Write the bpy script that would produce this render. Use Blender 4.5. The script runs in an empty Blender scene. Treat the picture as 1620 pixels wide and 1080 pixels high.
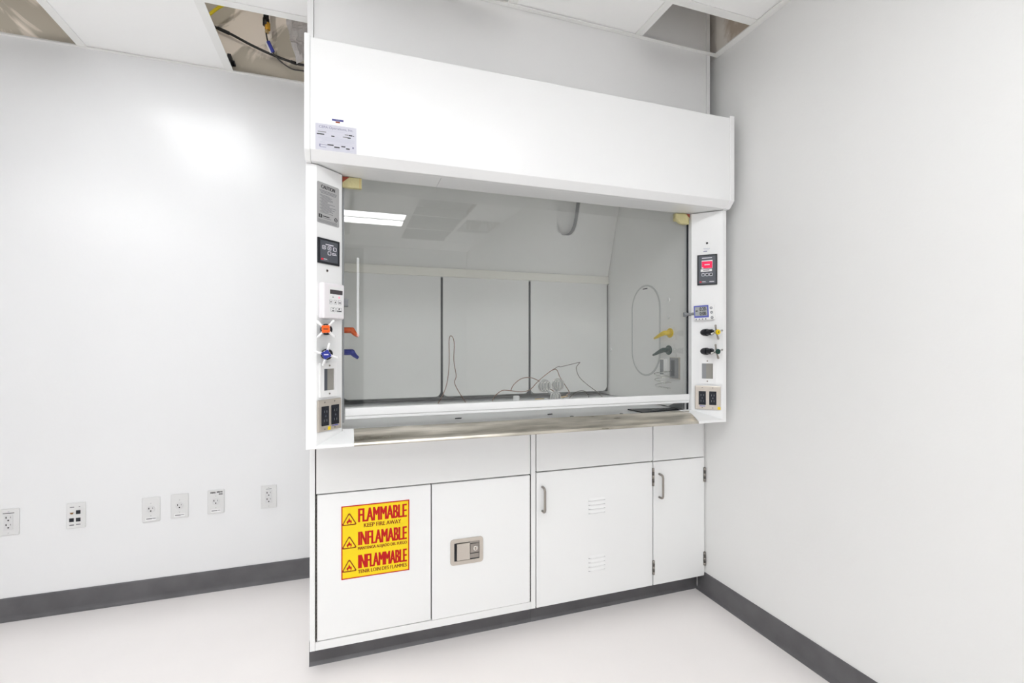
import bpy, bmesh, math, random
from mathutils import Matrix, Vector, noise
random.seed(7)
PI = math.pi
sc = bpy.context.scene
COL = sc.collection

# ------------------------------------------------------------------ materials
MATS = {}
def mat(name, col, rough=0.5, metal=0.0, spec=0.5, emit=None, estr=0.0, bump=0.0, bscale=40.0, var=0.0, vscale=3.0,
        col2=None, trans=0.0, ior=1.45, coat=0.0, rvar=0.0, stretch=None):
    m = bpy.data.materials.new(name); m.use_nodes = True
    nt = m.node_tree; b = nt.nodes['Principled BSDF']
    b.inputs['Base Color'].default_value = (*col, 1)
    b.inputs['Roughness'].default_value = rough
    b.inputs['Metallic'].default_value = metal
    b.inputs['Specular IOR Level'].default_value = spec
    b.inputs['IOR'].default_value = ior
    b.inputs['Transmission Weight'].default_value = trans
    b.inputs['Coat Weight'].default_value = coat
    if emit:
        b.inputs['Emission Color'].default_value = (*emit, 1)
        b.inputs['Emission Strength'].default_value = estr
    tc = nt.nodes.new('ShaderNodeTexCoord')
    if var > 0 or col2:
        n = nt.nodes.new('ShaderNodeTexNoise'); n.inputs['Scale'].default_value = vscale; n.inputs['Detail'].default_value = 5
        if stretch:
            mp = nt.nodes.new('ShaderNodeMapping'); mp.inputs['Scale'].default_value = stretch
            nt.links.new(tc.outputs['Object'], mp.inputs['Vector']); nt.links.new(mp.outputs['Vector'], n.inputs['Vector'])
        else: nt.links.new(tc.outputs['Object'], n.inputs['Vector'])
        r = nt.nodes.new('ShaderNodeValToRGB')
        c2 = col2 if col2 else tuple(max(0, c * (1 - var)) for c in col)
        r.color_ramp.elements[0].position = 0.35; r.color_ramp.elements[1].position = 0.65
        r.color_ramp.elements[0].color = (*c2, 1); r.color_ramp.elements[1].color = (*col, 1)
        nt.links.new(n.outputs['Fac'], r.inputs['Fac']); nt.links.new(r.outputs['Color'], b.inputs['Base Color'])
        if rvar > 0:
            mr = nt.nodes.new('ShaderNodeMapRange')
            mr.inputs['To Min'].default_value = rough; mr.inputs['To Max'].default_value = rough + rvar
            nt.links.new(n.outputs['Fac'], mr.inputs['Value']); nt.links.new(mr.outputs['Result'], b.inputs['Roughness'])
    if bump > 0:
        n2 = nt.nodes.new('ShaderNodeTexNoise'); n2.inputs['Scale'].default_value = bscale; n2.inputs['Detail'].default_value = 3
        nt.links.new(tc.outputs['Object'], n2.inputs['Vector'])
        bp = nt.nodes.new('ShaderNodeBump'); bp.inputs['Strength'].default_value = bump; bp.inputs['Distance'].default_value = 0.01
        nt.links.new(n2.outputs['Fac'], bp.inputs['Height']); nt.links.new(bp.outputs['Normal'], b.inputs['Normal'])
    MATS[name] = m
    return m

def glass_pane(name, tint, refl=1.0):
    """Thin flat sheet: tinted straight-through light plus Fresnel mirror reflection on the faces turned outwards."""
    m = bpy.data.materials.new(name); m.use_nodes = True
    nt = m.node_tree; nt.nodes.clear()
    out = nt.nodes.new('ShaderNodeOutputMaterial'); mx = nt.nodes.new('ShaderNodeMixShader')
    t = nt.nodes.new('ShaderNodeBsdfTransparent'); t.inputs['Color'].default_value = (*tint, 1)
    g = nt.nodes.new('ShaderNodeBsdfGlossy'); g.inputs['Roughness'].default_value = 0.0
    fr = nt.nodes.new('ShaderNodeFresnel'); fr.inputs['IOR'].default_value = 1.5
    ge = nt.nodes.new('ShaderNodeNewGeometry')
    s = nt.nodes.new('ShaderNodeMath'); s.operation = 'SUBTRACT'; s.inputs[0].default_value = 1.0
    mu = nt.nodes.new('ShaderNodeMath'); mu.operation = 'MULTIPLY'
    m2 = nt.nodes.new('ShaderNodeMath'); m2.operation = 'MULTIPLY'; m2.inputs[1].default_value = refl; m2.use_clamp = True
    nt.links.new(ge.outputs['Backfacing'], s.inputs[1]); nt.links.new(fr.outputs['Fac'], mu.inputs[0])
    nt.links.new(s.outputs[0], mu.inputs[1]); nt.links.new(mu.outputs[0], m2.inputs[0])
    nt.links.new(m2.outputs[0], mx.inputs['Fac']); nt.links.new(t.outputs[0], mx.inputs[1]); nt.links.new(g.outputs[0], mx.inputs[2])
    nt.links.new(mx.outputs[0], out.inputs['Surface'])
    MATS[name] = m
    return m

def plaster(name, a, b2, scale=2.2):
    """Unpainted plasterboard with irregular patches of joint compound."""
    m = bpy.data.materials.new(name); m.use_nodes = True
    nt = m.node_tree; b = nt.nodes['Principled BSDF']; b.inputs['Roughness'].default_value = 0.85
    b.inputs['Specular IOR Level'].default_value = 0.25
    tc = nt.nodes.new('ShaderNodeTexCoord')
    n = nt.nodes.new('ShaderNodeTexNoise'); n.inputs['Scale'].default_value = scale; n.inputs['Detail'].default_value = 6; n.inputs['Distortion'].default_value = 1.2
    r = nt.nodes.new('ShaderNodeValToRGB')
    r.color_ramp.elements[0].position = 0.49; r.color_ramp.elements[0].color = (*b2, 1)
    r.color_ramp.elements[1].position = 0.525; r.color_ramp.elements[1].color = (*a, 1)
    nt.links.new(tc.outputs['Object'], n.inputs['Vector']); nt.links.new(n.outputs['Fac'], r.inputs['Fac'])
    nt.links.new(r.outputs['Color'], b.inputs['Base Color'])
    MATS[name] = m
    return m

WALL = mat('wall_paint', (0.80, 0.805, 0.81), rough=0.22, spec=0.6, bump=0.02, bscale=90, var=0.015, vscale=1.5)
WALLR = mat('side_wall_paint', (0.80, 0.80, 0.79), rough=0.5, spec=0.4, bump=0.03, bscale=90, var=0.02, vscale=1.2)
FLOOR = mat('epoxy_floor', (0.88, 0.845, 0.83), rough=0.16, spec=0.5, bump=0.035, bscale=5, var=0.03, vscale=2.0, rvar=0.1)
TILE = mat('ceiling_tile', (0.92, 0.92, 0.91), rough=0.7, spec=0.3)
GRID = mat('ceiling_grid_paint', (0.84, 0.84, 0.82), rough=0.4)
RAW = plaster('raw_plaster', (0.90, 0.82, 0.74), (0.50, 0.46, 0.39), 2.6)
RAWG = plaster('raw_plaster_side', (0.80, 0.76, 0.71), (0.52, 0.44, 0.36), 1.7)
BASE = mat('vinyl_base', (0.125, 0.122, 0.128), rough=0.42, spec=0.5, var=0.22, vscale=9, bump=0.05, bscale=14)
HOOD = mat('hood_white_enamel', (0.86, 0.865, 0.865), rough=0.26, spec=0.5)
CHASE = mat('enclosure_grey_enamel', (0.80, 0.80, 0.80), rough=0.4)
LINER = mat('hood_liner', (0.885, 0.88, 0.865), rough=0.45)
STRIP = mat('baffle_strip_white', (0.95, 0.93, 0.86), rough=0.4)
CAB = mat('cabinet_white_enamel', (0.86, 0.865, 0.86), rough=0.33, spec=0.5)
DARKGAP = mat('painted_gap_shade', (0.045, 0.043, 0.042), rough=0.6)  # dark colour standing in for shade inside the cabinet gaps
STEEL = mat('stained_stainless', (0.84, 0.79, 0.70), rough=0.20, metal=1.0, col2=(0.30, 0.28, 0.23), vscale=3.0, stretch=(1.0, 7.0, 7.0), bump=0.15, bscale=6, rvar=0.2)
PLATE = mat('satin_stainless_plate', (0.62, 0.57, 0.51), rough=0.38, metal=0.85)
CHROME = mat('chrome', (0.72, 0.71, 0.69), rough=0.16, metal=1.0)
NICKEL = mat('nickel_dull', (0.36, 0.33, 0.30), rough=0.32, metal=0.9)
HDARK = mat('hinge_dark', (0.13, 0.12, 0.11), rough=0.4, metal=0.7)
DECK = mat('deck_epoxy_grey', (0.90, 0.905, 0.91), rough=0.3, var=0.05, vscale=3)
BLACK = mat('black_plastic', (0.012, 0.013, 0.018), rough=0.35)
SLATE = mat('slate_membrane', (0.085, 0.092, 0.11), rough=0.35)
NAVYBLK = mat('receptacle_black', (0.008, 0.010, 0.018), rough=0.25)
WHITEP = mat('white_plastic', (0.84, 0.84, 0.84), rough=0.35)
PINKP = mat('controller_white', (0.85, 0.82, 0.84), rough=0.35)
OUTW = mat('outlet_plate_white', (0.70, 0.70, 0.695), rough=0.35)
OUTG = mat('outlet_face_white', (0.66, 0.66, 0.66), rough=0.4)
GREYP = mat('grey_plastic', (0.27, 0.28, 0.29), rough=0.5)
LABEL = mat('grey_foil_label', (0.42, 0.42, 0.42), rough=0.4)
INK = mat('black_ink', (0.02, 0.02, 0.022), rough=0.5)
INKG = mat('grey_ink', (0.24, 0.24, 0.25), rough=0.5)
INKB = mat('blue_grey_ink', (0.17, 0.17, 0.29), rough=0.6)
INKL = mat('light_grey_ink', (0.55, 0.56, 0.63), rough=0.6)
PAPER = mat('paper', (0.60, 0.60, 0.67), rough=0.7)
NAVY = mat('navy_print', (0.06, 0.06, 0.25), rough=0.5)
REDP = mat('red_print', (0.52, 0.012, 0.012), rough=0.5, spec=0.25)
BROWNP = mat('brown_red_print', (0.26, 0.045, 0.01), rough=0.5, spec=0.25)
YEL = mat('sign_yellow', (0.90, 0.66, 0.0), rough=0.38)
LOGO = mat('logo_red', (0.75, 0.02, 0.05), rough=0.4)
SCREEN = mat('red_screen', (0.70, 0.005, 0.06), rough=0.2, emit=(0.8, 0.0, 0.08), estr=0.35)
PALE = mat('pale_print', (0.82, 0.80, 0.86), rough=0.4)
LCD = mat('lcd_grey', (0.36, 0.38, 0.38), rough=0.2)
RECG = mat('recess_grey', (0.30, 0.29, 0.26), rough=0.6)
JACKB = mat('jack_brown', (0.20, 0.10, 0.03), rough=0.4)
GASK = mat('gasket_grey', (0.58, 0.59, 0.58), rough=0.4)
LCDD = mat('dark_lcd', (0.07, 0.06, 0.065), rough=0.15)
PINK = mat('pink_indicator', (0.9, 0.35, 0.45), rough=0.3, emit=(1, 0.25, 0.35), estr=0.4)
TBLUE = mat('timer_blue', (0.09, 0.11, 0.45), rough=0.35)
ORANGE = mat('valve_orange', (0.82, 0.12, 0.01), rough=0.35)
BLUE = mat('valve_blue', (0.025, 0.035, 0.28), rough=0.35)
YELV = mat('valve_yellow', (0.82, 0.58, 0.0), rough=0.35)
GREENV = mat('valve_green', (0.012, 0.055, 0.045), rough=0.35)
FOAM = mat('foam_cream', (0.72, 0.66, 0.36), rough=0.85, bump=0.3, bscale=120, var=0.12, vscale=30)
FOAMR = mat('foam_red', (0.36, 0.08, 0.05), rough=0.85)
COPPER = mat('copper_wire', (0.26, 0.13, 0.08), rough=0.4, metal=0.4)
WIREB = mat('dark_wire', (0.10, 0.075, 0.06), rough=0.45)
BRASS = mat('brass', (0.70, 0.52, 0.25), rough=0.3, metal=0.9)
GOLD = mat('brass_gold', (0.75, 0.42, 0.06), rough=0.3, metal=0.8)
CLEAR = mat('lab_glass', (0.80, 0.82, 0.82), rough=0.08, trans=0.4, ior=1.45, spec=0.8)
CABLE = mat('cable_black', (0.012, 0.011, 0.011), rough=0.4)
CABLEG = mat('cable_grey', (0.05, 0.048, 0.045), rough=0.5)
TAGB = mat('tag_blue', (0.05, 0.06, 0.36), rough=0.4)
STRAP = mat('strap_yellow', (0.75, 0.60, 0.02), rough=0.5)
FILM = mat('plastic_film', (0.75, 0.73, 0.74), rough=0.10, trans=0.5, spec=0.9)
SASHG = glass_pane('sash_glass', (0.957, 0.964, 0.959), 3.0)
DOORG = mat('dark_door_paint', (0.16, 0.165, 0.17), rough=0.4)
SLABM = mat('slab_concrete', (0.45, 0.445, 0.44), rough=0.9, var=0.2, vscale=2)

def emission(name, col, s):
    m = bpy.data.materials.new(name); m.use_nodes = True
    nt = m.node_tree; nt.nodes.clear()
    o = nt.nodes.new('ShaderNodeOutputMaterial'); e = nt.nodes.new('ShaderNodeEmission')
    e.inputs['Color'].default_value = (*col, 1); e.inputs['Strength'].default_value = s
    nt.links.new(e.outputs[0], o.inputs['Surface']); MATS[name] = m
    return m
LAMP = emission('lamp_diffuser', (0.97, 0.985, 1.0), 12.0); LAMPC = emission('lamp_diffuser_dim', (0.97, 0.985, 1.0), 6.5)
BULB = emission('fill_bulb_glow', (1.0, 0.95, 0.87), 420.0)
LITPANE = emission('lit_pane', (0.95, 0.98, 1.0), 3.5)

# ------------------------------------------------------------------ mesh builder
class MB:
    def __init__(self): self.bm = bmesh.new(); self.mats = []
    def mi(self, m):
        if m not in self.mats: self.mats.append(m)
        return self.mats.index(m)
    def merge(self, tb, m, M=None, smooth=False):
        i = self.mi(m)
        if M is not None: bmesh.ops.transform(tb, matrix=M, verts=tb.verts)
        vm = {v: self.bm.verts.new(v.co) for v in tb.verts}
        for f in tb.faces:
            try: nf = self.bm.faces.new([vm[v] for v in f.verts])
            except ValueError: continue
            nf.material_index = i; nf.smooth = smooth
        tb.free(); return self
    def box(self, x0, x1, y0, y1, z0, z1, m, M=None, bev=0.0, seg=2):
        x0, x1 = min(x0, x1), max(x0, x1); y0, y1 = min(y0, y1), max(y0, y1); z0, z1 = min(z0, z1), max(z0, z1)
        tb = bmesh.new(); bmesh.ops.create_cube(tb, size=1.0)
        bmesh.ops.scale(tb, vec=(x1 - x0, y1 - y0, z1 - z0), verts=tb.verts)
        bmesh.ops.translate(tb, vec=((x0 + x1) / 2, (y0 + y1) / 2, (z0 + z1) / 2), verts=tb.verts)
        if bev > 0:
            bmesh.ops.bevel(tb, geom=list(tb.edges), offset=bev, segments=seg, affect='EDGES', profile=0.5)
        return self.merge(tb, m, M)
    def prism(self, poly, z0, z1, m, M=None, bev=0.0):
        """polygon in local xy, extruded from z0 to z1"""
        tb = bmesh.new()
        a = [tb.verts.new((p[0], p[1], z0)) for p in poly]; b = [tb.verts.new((p[0], p[1], z1)) for p in poly]
        n = len(poly)
        tb.faces.new(a[::-1]); tb.faces.new(b)
        for i in range(n): tb.faces.new((a[i], a[(i + 1) % n], b[(i + 1) % n], b[i]))
        bmesh.ops.recalc_face_normals(tb, faces=tb.faces)
        if bev > 0: bmesh.ops.bevel(tb, geom=list(tb.edges), offset=bev, segments=2, affect='EDGES', profile=0.5)
        return self.merge(tb, m, M)
    def ring(self, outer, inner, z0, z1, m, M=None):
        """plate with a hole; outer and inner outlines with equal counts"""
        tb = bmesh.new(); n = len(outer)
        L = [[tb.verts.new((p[0], p[1], z)) for p in o] for o in (outer, inner) for z in (z0, z1)]
        o0, o1, i0, i1 = L
        for i in range(n):
            j = (i + 1) % n
            for q in ((o0[i], o0[j], o1[j], o1[i]), (i0[j], i0[i], i1[i], i1[j]), (o1[i], o1[j], i1[j], i1[i]), (o0[j], o0[i], i0[i], i0[j])):
                tb.faces.new(q)
        bmesh.ops.recalc_face_normals(tb, faces=tb.faces)
        return self.merge(tb, m, M)
    def cyl(self, r, h, m, M=None, r2=None, seg=20, bev=0.0):
        """along local z from 0 to h"""
        tb = bmesh.new(); bmesh.ops.create_cone(tb, cap_ends=True, segments=seg, radius1=r, radius2=r if r2 is None else r2, depth=h)
        bmesh.ops.translate(tb, vec=(0, 0, h / 2), verts=tb.verts)
        i0 = len(self.bm.faces)
        if bev > 0:
            e = [e for e in tb.edges if abs(e.verts[0].co.z - e.verts[1].co.z) < 1e-7]
            bmesh.ops.bevel(tb, geom=e, offset=bev, segments=2, affect='EDGES', profile=0.5)
        self.merge(tb, m, M)
        self.bm.faces.ensure_lookup_table()
        for f in self.bm.faces[i0:]:
            if len(f.verts) == 4: f.smooth = True
        return self
    def sphere(self, r, m, M=None, sc3=(1, 1, 1), u=20, v=12):
        tb = bmesh.new(); bmesh.ops.create_uvsphere(tb, u_segments=u, v_segments=v, radius=r)
        bmesh.ops.scale(tb, vec=sc3, verts=tb.verts)
        return self.merge(tb, m, M, True)
    def tube(self, pts, r, m, seg=8, M=None, smooth_path=0, radii=None, closed=False):
        P = [Vector(p) for p in pts]
        if smooth_path:
            Q = []; n = len(P)
            for i in range(n - 1 if not closed else n):
                p0 = P[i - 1] if (i > 0 or closed) else P[0]; p1 = P[i]; p2 = P[(i + 1) % n]; p3 = P[(i + 2) % n] if (i + 2 < n or closed) else P[-1]
                for k in range(smooth_path):
                    t = k / smooth_path
                    Q.append(0.5 * ((2 * p1) + (-p0 + p2) * t + (2 * p0 - 5 * p1 + 4 * p2 - p3) * t * t + (-p0 + 3 * p1 - 3 * p2 + p3) * t ** 3))
            if not closed: Q.append(P[-1])
            P = Q
        n = len(P); tb = bmesh.new(); rings = []
        ref = Vector((0, 0, 1)); nrm = None
        for i in range(n):
            a = P[(i - 1) % n] if (closed or i > 0) else P[0]; b = P[(i + 1) % n] if (closed or i < n - 1) else P[-1]
            t = (b - a).normalized()
            if nrm is None:
                nrm = t.cross(ref) if abs(t.dot(ref)) < 0.95 else t.cross(Vector((1, 0, 0)))
            nrm = (nrm - t * nrm.dot(t)).normalized(); bn = t.cross(nrm)
            rr = radii[i] if radii else r
            rings.append([tb.verts.new(P[i] + nrm * math.cos(2 * PI * k / seg) * rr + bn * math.sin(2 * PI * k / seg) * rr) for k in range(seg)])
        for i in range(n if closed else n - 1):
            A = rings[i]; B = rings[(i + 1) % n]
            for k in range(seg): tb.faces.new((A[k], A[(k + 1) % seg], B[(k + 1) % seg], B[k]))
        if not closed: tb.faces.new(rings[0][::-1]); tb.faces.new(rings[-1])
        bmesh.ops.recalc_face_normals(tb, faces=tb.faces)
        return self.merge(tb, m, M, True)
    def text(self, s, x0, x1, y0, y1, z, m, M=None, bold=0.0):
        """lettering stretched into the box x0..x1, y0..y1 of the local plane z"""
        cu = bpy.data.curves.new('lettering', 'FONT'); cu.body = s; cu.size = 1.0; cu.extrude = 0.0; cu.resolution_u = 4
        o = bpy.data.objects.new('lettering', cu); COL.objects.link(o)
        dg = bpy.context.evaluated_depsgraph_get(); me = bpy.data.meshes.new_from_object(o.evaluated_get(dg))
        tb = bmesh.new(); tb.from_mesh(me)
        bpy.data.objects.remove(o); bpy.data.curves.remove(cu); bpy.data.meshes.remove(me)
        xs = [v.co.x for v in tb.verts]; ys = [v.co.y for v in tb.verts]
        b = bold * (y1 - y0); x0 += b; x1 -= b
        sx = (x1 - x0) / (max(xs) - min(xs)); sy = (y1 - y0) / (max(ys) - min(ys)); mx, my = min(xs), min(ys)
        for v in tb.verts: v.co = ((v.co.x - mx) * sx + x0, (v.co.y - my) * sy + y0, z)
        if bold > 0:      # heavier strokes: the same lettering again, a hair to either side
            for q, dx in enumerate((-b, -b * .67, -b * .33, b * .33, b * .67, b)):
                t2 = tb.copy(); bmesh.ops.translate(t2, vec=(dx, 0, -2e-5 * (q + 1)), verts=t2.verts); self.merge(t2, m, M)
        return self.merge(tb, m, M)
    def build(self, name, parent=None, loc=None, smooth=False):
        bmesh.ops.remove_doubles(self.bm, verts=self.bm.verts, dist=1e-7)
        off = Vector(loc) if loc is not None else (parent_loc(parent) if parent else Vector((0, 0, 0)))
        for v in self.bm.verts: v.co -= off
        me = bpy.data.meshes.new(name); self.bm.to_mesh(me); self.bm.free()
        for m in self.mats: me.materials.append(m)
        o = bpy.data.objects.new(name, me); COL.objects.link(o)
        if parent: o.parent = parent
        else: o.location = off
        return o

def parent_loc(p):
    while p.parent: p = p.parent
    return Vector(p.location)
def tag(o, label, cat=None, group=None):
    o['label'] = label
    if cat: o['category'] = cat
    if group: o['group'] = group
    return o
def thing(name, label, cat, loc, group=None):
    o = bpy.data.objects.new(name, None); o.empty_display_size = 0.05; COL.objects.link(o); o.location = loc
    return tag(o, label, cat, group)
def struct(name, mb):
    o = mb.build(name); o['kind'] = 'structure'; return o
def frame(origin, u, w):
    """local x along u, local y up, local z out of the surface along w"""
    u = Vector(u).normalized(); w = Vector(w).normalized(); v = Vector((0, 0, 1))
    return Matrix(((u.x, v.x, w.x, origin[0]), (u.y, v.y, w.y, origin[1]), (u.z, v.z, w.z, origin[2]), (0, 0, 0, 1)))
def rrect(x0, x1, y0, y1, r, n=5):
    P = []
    for cx, cy, a in ((x1 - r, y1 - r, 0), (x0 + r, y1 - r, PI / 2), (x0 + r, y0 + r, PI), (x1 - r, y0 + r, 1.5 * PI)):
        for k in range(n + 1): P.append((cx + r * math.cos(a + PI / 2 * k / n), cy + r * math.sin(a + PI / 2 * k / n)))
    return P
def rrectc(x0, x1, y0, y1, rs, n=6):
    """corner radii rs: top right, top left, bottom left, bottom right"""
    P = []
    for (cx, cy, a, sx, sy), r in zip(((x1, y1, 0, -1, -1), (x0, y1, PI / 2, 1, -1), (x0, y0, PI, 1, 1), (x1, y0, 1.5 * PI, -1, 1)), rs):
        if r <= 0: P.append((cx, cy)); continue
        for k in range(n + 1): P.append((cx + sx * r + r * math.cos(a + PI / 2 * k / n), cy + sy * r + r * math.sin(a + PI / 2 * k / n)))
    return P
def T(x, y, z): return Matrix.Translation((x, y, z))
def Rz(a): return Matrix.Rotation(a, 4, 'Z')
def Rx(a): return Matrix.Rotation(a, 4, 'X')
def Ry(a): return Matrix.Rotation(a, 4, 'Y')

# ------------------------------------------------------------------ room dimensions (metres)
WX, WY = 1.687, 2.758            # right wall, back wall
LX, RY = -4.185, -3.30           # far left wall, wall behind the camera
ZC = 2.6286                      # ceiling grid
ZT = 3.25                        # slab above
GX = [0.63 + 0.601 * k for k in range(-8, 2)] + [WX]
GY = [2.21 - 0.61 * k for k in range(9, -1, -1)] + [WY]
GX = [LX] + [g for g in GX if g > LX + 0.05]; GY = [RY] + [g for g in GY if g > RY + 0.05]

mb = MB(); mb.box(LX - .1, WX + .1, RY - .1, WY + .1, -.12, 0, FLOOR); struct('floor', mb)
mb = MB(); mb.box(LX, WX + .1, WY, WY + .1, 0, ZC + .012, WALL); mb.box(LX, WX + .1, WY, WY + .1, ZC + .012, ZT, RAW); struct('wall_back', mb)
mb = MB(); mb.box(WX, WX + .1, RY, WY, 0, ZC + .012, WALLR); mb.box(WX, WX + .1, RY, WY, ZC + .012, ZT, RAWG); struct('wall_right', mb)
mb = MB(); mb.box(LX - .1, LX, RY, WY, 0, ZT, WALL); struct('wall_left', mb)
mb = MB(); mb.box(LX, -.95, RY - .1, RY, 0, ZT, WALL); mb.box(.2, WX + .1, RY - .1, RY, 0, ZT, WALL); mb.box(-.95, .2, RY - .1, RY, ZC - .03, ZT, WALL); struct('wall_front', mb)
mb = MB(); mb.box(LX - .1, WX + .1, RY - .1, WY + .1, ZT, ZT + .1, SLABM); struct('ceiling_slab', mb)
# tall dark doorway behind the photographer, seen only as a reflection in the sash
dr = bpy.data.objects.new('door_1', None); COL.objects.link(dr); dr.location = (-.375, RY, 0); dr['kind'] = 'structure'
mb = MB(); mb.ring([(-.95, 0), (.2, 0), (.2, 2.59), (-.95, 2.59)], [(-.91, .004), (.165, .004), (.165, 2.55), (-.91, 2.55)], -.09, -.002, DOORG, Matrix(((1, 0, 0, 0), (0, 0, 1, RY), (0, 1, 0, 0), (0, 0, 0, 1))))
mb.build('door_frame', dr)
mb = MB(); mb.box(-.91, .11, RY - .07, RY - .03, .008, 2.548, DOORG); mb.box(.142, .165, RY - .07, RY - .03, .008, 2.548, DOORG); mb.box(.11, .142, RY - .07, RY - .03, .008, 1.35, DOORG); mb.box(.11, .142, RY - .07, RY - .03, 2.46, 2.548, DOORG); mb.build('door_panel', dr)
mb = MB(); mb.box(.11, .142, RY - .055, RY - .045, 1.35, 2.46, LITPANE); mb.build('pane', dr)

# ceiling: light positions, missing tiles, tiles, grid
LIGHTS = [((-.572, .63), (-.23, .38), 'white ceiling troffer over the camera, nearest the fume hood'),
          ((-.572, .63), (-2.06, -1.45), 'white ceiling troffer mirrored in the hood sash glass'),
          ((-1.173, -.572), (.99, 2.21), 'white ceiling troffer above the outlet wall'),
          ((.63, 1.231), (-.23, .38), 'square white ceiling light nearest the right wall'),
          ((-2.976, -1.774), (-.84, -.23), 'added unseen ceiling troffer filling the left half of the room'),  # this troffer and the next are added out of view for even light
          ((-2.976, -1.774), (-2.67, -2.06), 'added unseen fill troffer near the rear left corner')]
HOLES = [((LX, -2.375), (-.23, WY)), ((-2.375, -1.774), (.99, WY)), ((-1.774, -1.173), (-.84, .38)), ((-1.774, -1.173), (2.21, WY)), ((-.572, .029), (2.21, WY)), ((.029, .63), (1.60, 2.21)), ((1.231, WX), (1.60, 2.21)),  # leftmost openings added out of view to let light into the void
         ((.63, 1.231), (-1.45, -.84)), ((.63, 1.231), (-2.06, -1.45)), ((.63, 1.231), (-2.67, -2.06)), ((1.231, WX), (-2.06, -1.45)), ((-.572, .029), (-2.67, -2.06))]
CHY = 1.85                       # front of the enclosure panel over the hood
def inside(cx, cy, R): return R[0][0] < cx < R[0][1] and R[1][0] < cy < R[1][1]
mb = MB()
for i in range(len(GX) - 1):
    for j in range(len(GY) - 1):
        cx, cy = (GX[i] + GX[i + 1]) / 2, (GY[j] + GY[j + 1]) / 2
        if any(inside(cx, cy, L) for L in LIGHTS) or any(inside(cx, cy, H) for H in HOLES): continue
        x0, x1, y0, y1 = GX[i] + .012, GX[i + 1] - .012, GY[j] + .012, GY[j + 1] - .012
        if cx > -.12 and y0 > CHY - .02: continue
        if cx > -.12 and y1 > CHY: y1 = CHY - .004
        mb.box(x0, x1, y0, y1, ZC + .004, ZC + .018, TILE)
struct('ceiling', mb)
mb = MB(); tw = .0185
for g in GX[1:-1]:
    segs = [(RY, WY if g < -.14 else CHY - .002)]
    for L in LIGHTS:
        if L[0][0] + .01 < g < L[0][1] - .01: segs = [s for a, b in segs for s in ((a, L[1][0]), (L[1][1], b)) if s[1] - s[0] > .01] if L[1][0] > segs[0][0] else segs
    for a, b in segs: mb.box(g - tw, g + tw, a, b, ZC, ZC + .0035, GRID); mb.box(g - .003, g + .003, a, b, ZC + .0035, ZC + .035, GRID)
for g in GY[1:-1]:
    segs = [(LX, WX)] if g < CHY else [(LX, -.142)]
    for L in LIGHTS:
        if L[1][0] + .01 < g < L[1][1] - .01: segs = [s for a, b in segs for s in ((a, min(b, L[0][0])), (max(a, L[0][1]), b)) if s[1] - s[0] > .01]
    for a, b in segs: mb.box(a, b, g - tw, g + tw, ZC + .0001, ZC + .0034, GRID); mb.box(a, b, g - .003, g + .003, ZC + .0036, ZC + .034, GRID)
struct('trim_1', mb)   # tee grid
mb = MB()
mb.box(LX, -.142, WY - .016, WY, ZC - .002, ZC + .0016, GRID); mb.box(LX, -.142, WY - .002, WY, ZC, ZC + .012, GRID)
struct('trim_2', mb)
mb = MB()
mb.box(WX - .034, WX, RY, CHY + .0, ZC - .002, ZC + .0016, GRID); mb.box(WX - .002, WX, RY, CHY + .05, ZC, ZC + .03, GRID)
struct('trim_3', mb)
mb = MB()
mb.box(-.12, WX - .0, CHY - .02, CHY - .001, ZC - .003, ZC + .0017, GRID); struct('trim_4', mb)

def baseboard(name, length, M):
    """cove profile: local x along wall, y up, z out"""
    mb = MB(); prof = [(0, 0), (.016, 0), (.0105, .0045), (.0065, .014), (.005, .022), (.005, .097), (.0035, .1025), (0, .1025)]
    Mp = M @ Matrix(((0, 0, 1, 0), (0, 1, 0, 0), (1, 0, 0, 0), (0, 0, 0, 1)))
    mb.prism(prof, 0, length, BASE, Mp); return struct(name, mb)
baseboard('baseboard_back', -.147 - LX, frame((LX, WY, 0), (1, 0, 0), (0, -1, 0)))
baseboard('baseboard_right', 1.994 - .012 - RY, frame((WX, 1.994 - .012, 0), (0, -1, 0), (-1, 0, 0)))
baseboard('baseboard_left', WY - RY, frame((LX, RY, 0), (0, 1, 0), (1, 0, 0)))
baseboard('baseboard_front', -.96 - LX, frame((-.96, RY, 0), (-1, 0, 0), (0, 1, 0)))
for n, (lx, ly, lab) in enumerate(LIGHTS):
    x0, x1, y0, y1 = lx[0] + .02, lx[1] - .02, ly[0] + .02, ly[1] - .02
    t = thing('ceiling_light', lab, 'ceiling light', ((x0 + x1) / 2, (y0 + y1) / 2, ZC), 'recessed ceiling troffers')
    mb = MB(); Mz = T(0, 0, ZC)
    mb.ring([(x0, y0), (x1, y0), (x1, y1), (x0, y1)], [(x0 + .02, y0 + .02), (x1 - .02, y0 + .02), (x1 - .02, y1 - .02), (x0 + .02, y1 - .02)], .0, .012, GRID, Mz)
    mb.box(x0, x1, y0, y1, ZC + .085, ZC + .09, GRID)
    for q in ((x0, x0 + .004, y0, y1), (x1 - .004, x1, y0, y1), (x0, x1, y0, y0 + .004), (x0, x1, y1 - .004, y1)): mb.box(*q, ZC + .012, ZC + .086, GRID)
    if x1 - x0 > y1 - y0: mb.box(x0 + .02, x1 - .02, (y0 + y1) / 2 - .012, (y0 + y1) / 2 + .012, ZC + .001, ZC + .006, GRID)
    else: mb.box((x0 + x1) / 2 - .012, (x0 + x1) / 2 + .012, y0 + .02, y1 - .02, ZC + .001, ZC + .006, GRID)
    mb.build('frame', t)
    mb = MB(); mb.box(x0 + .02, x1 - .02, y0 + .02, y1 - .02, ZC + .0065, ZC + .010, LAMPC if n in (2, 3) else LAMP); mb.build('diffuser', t)

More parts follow.
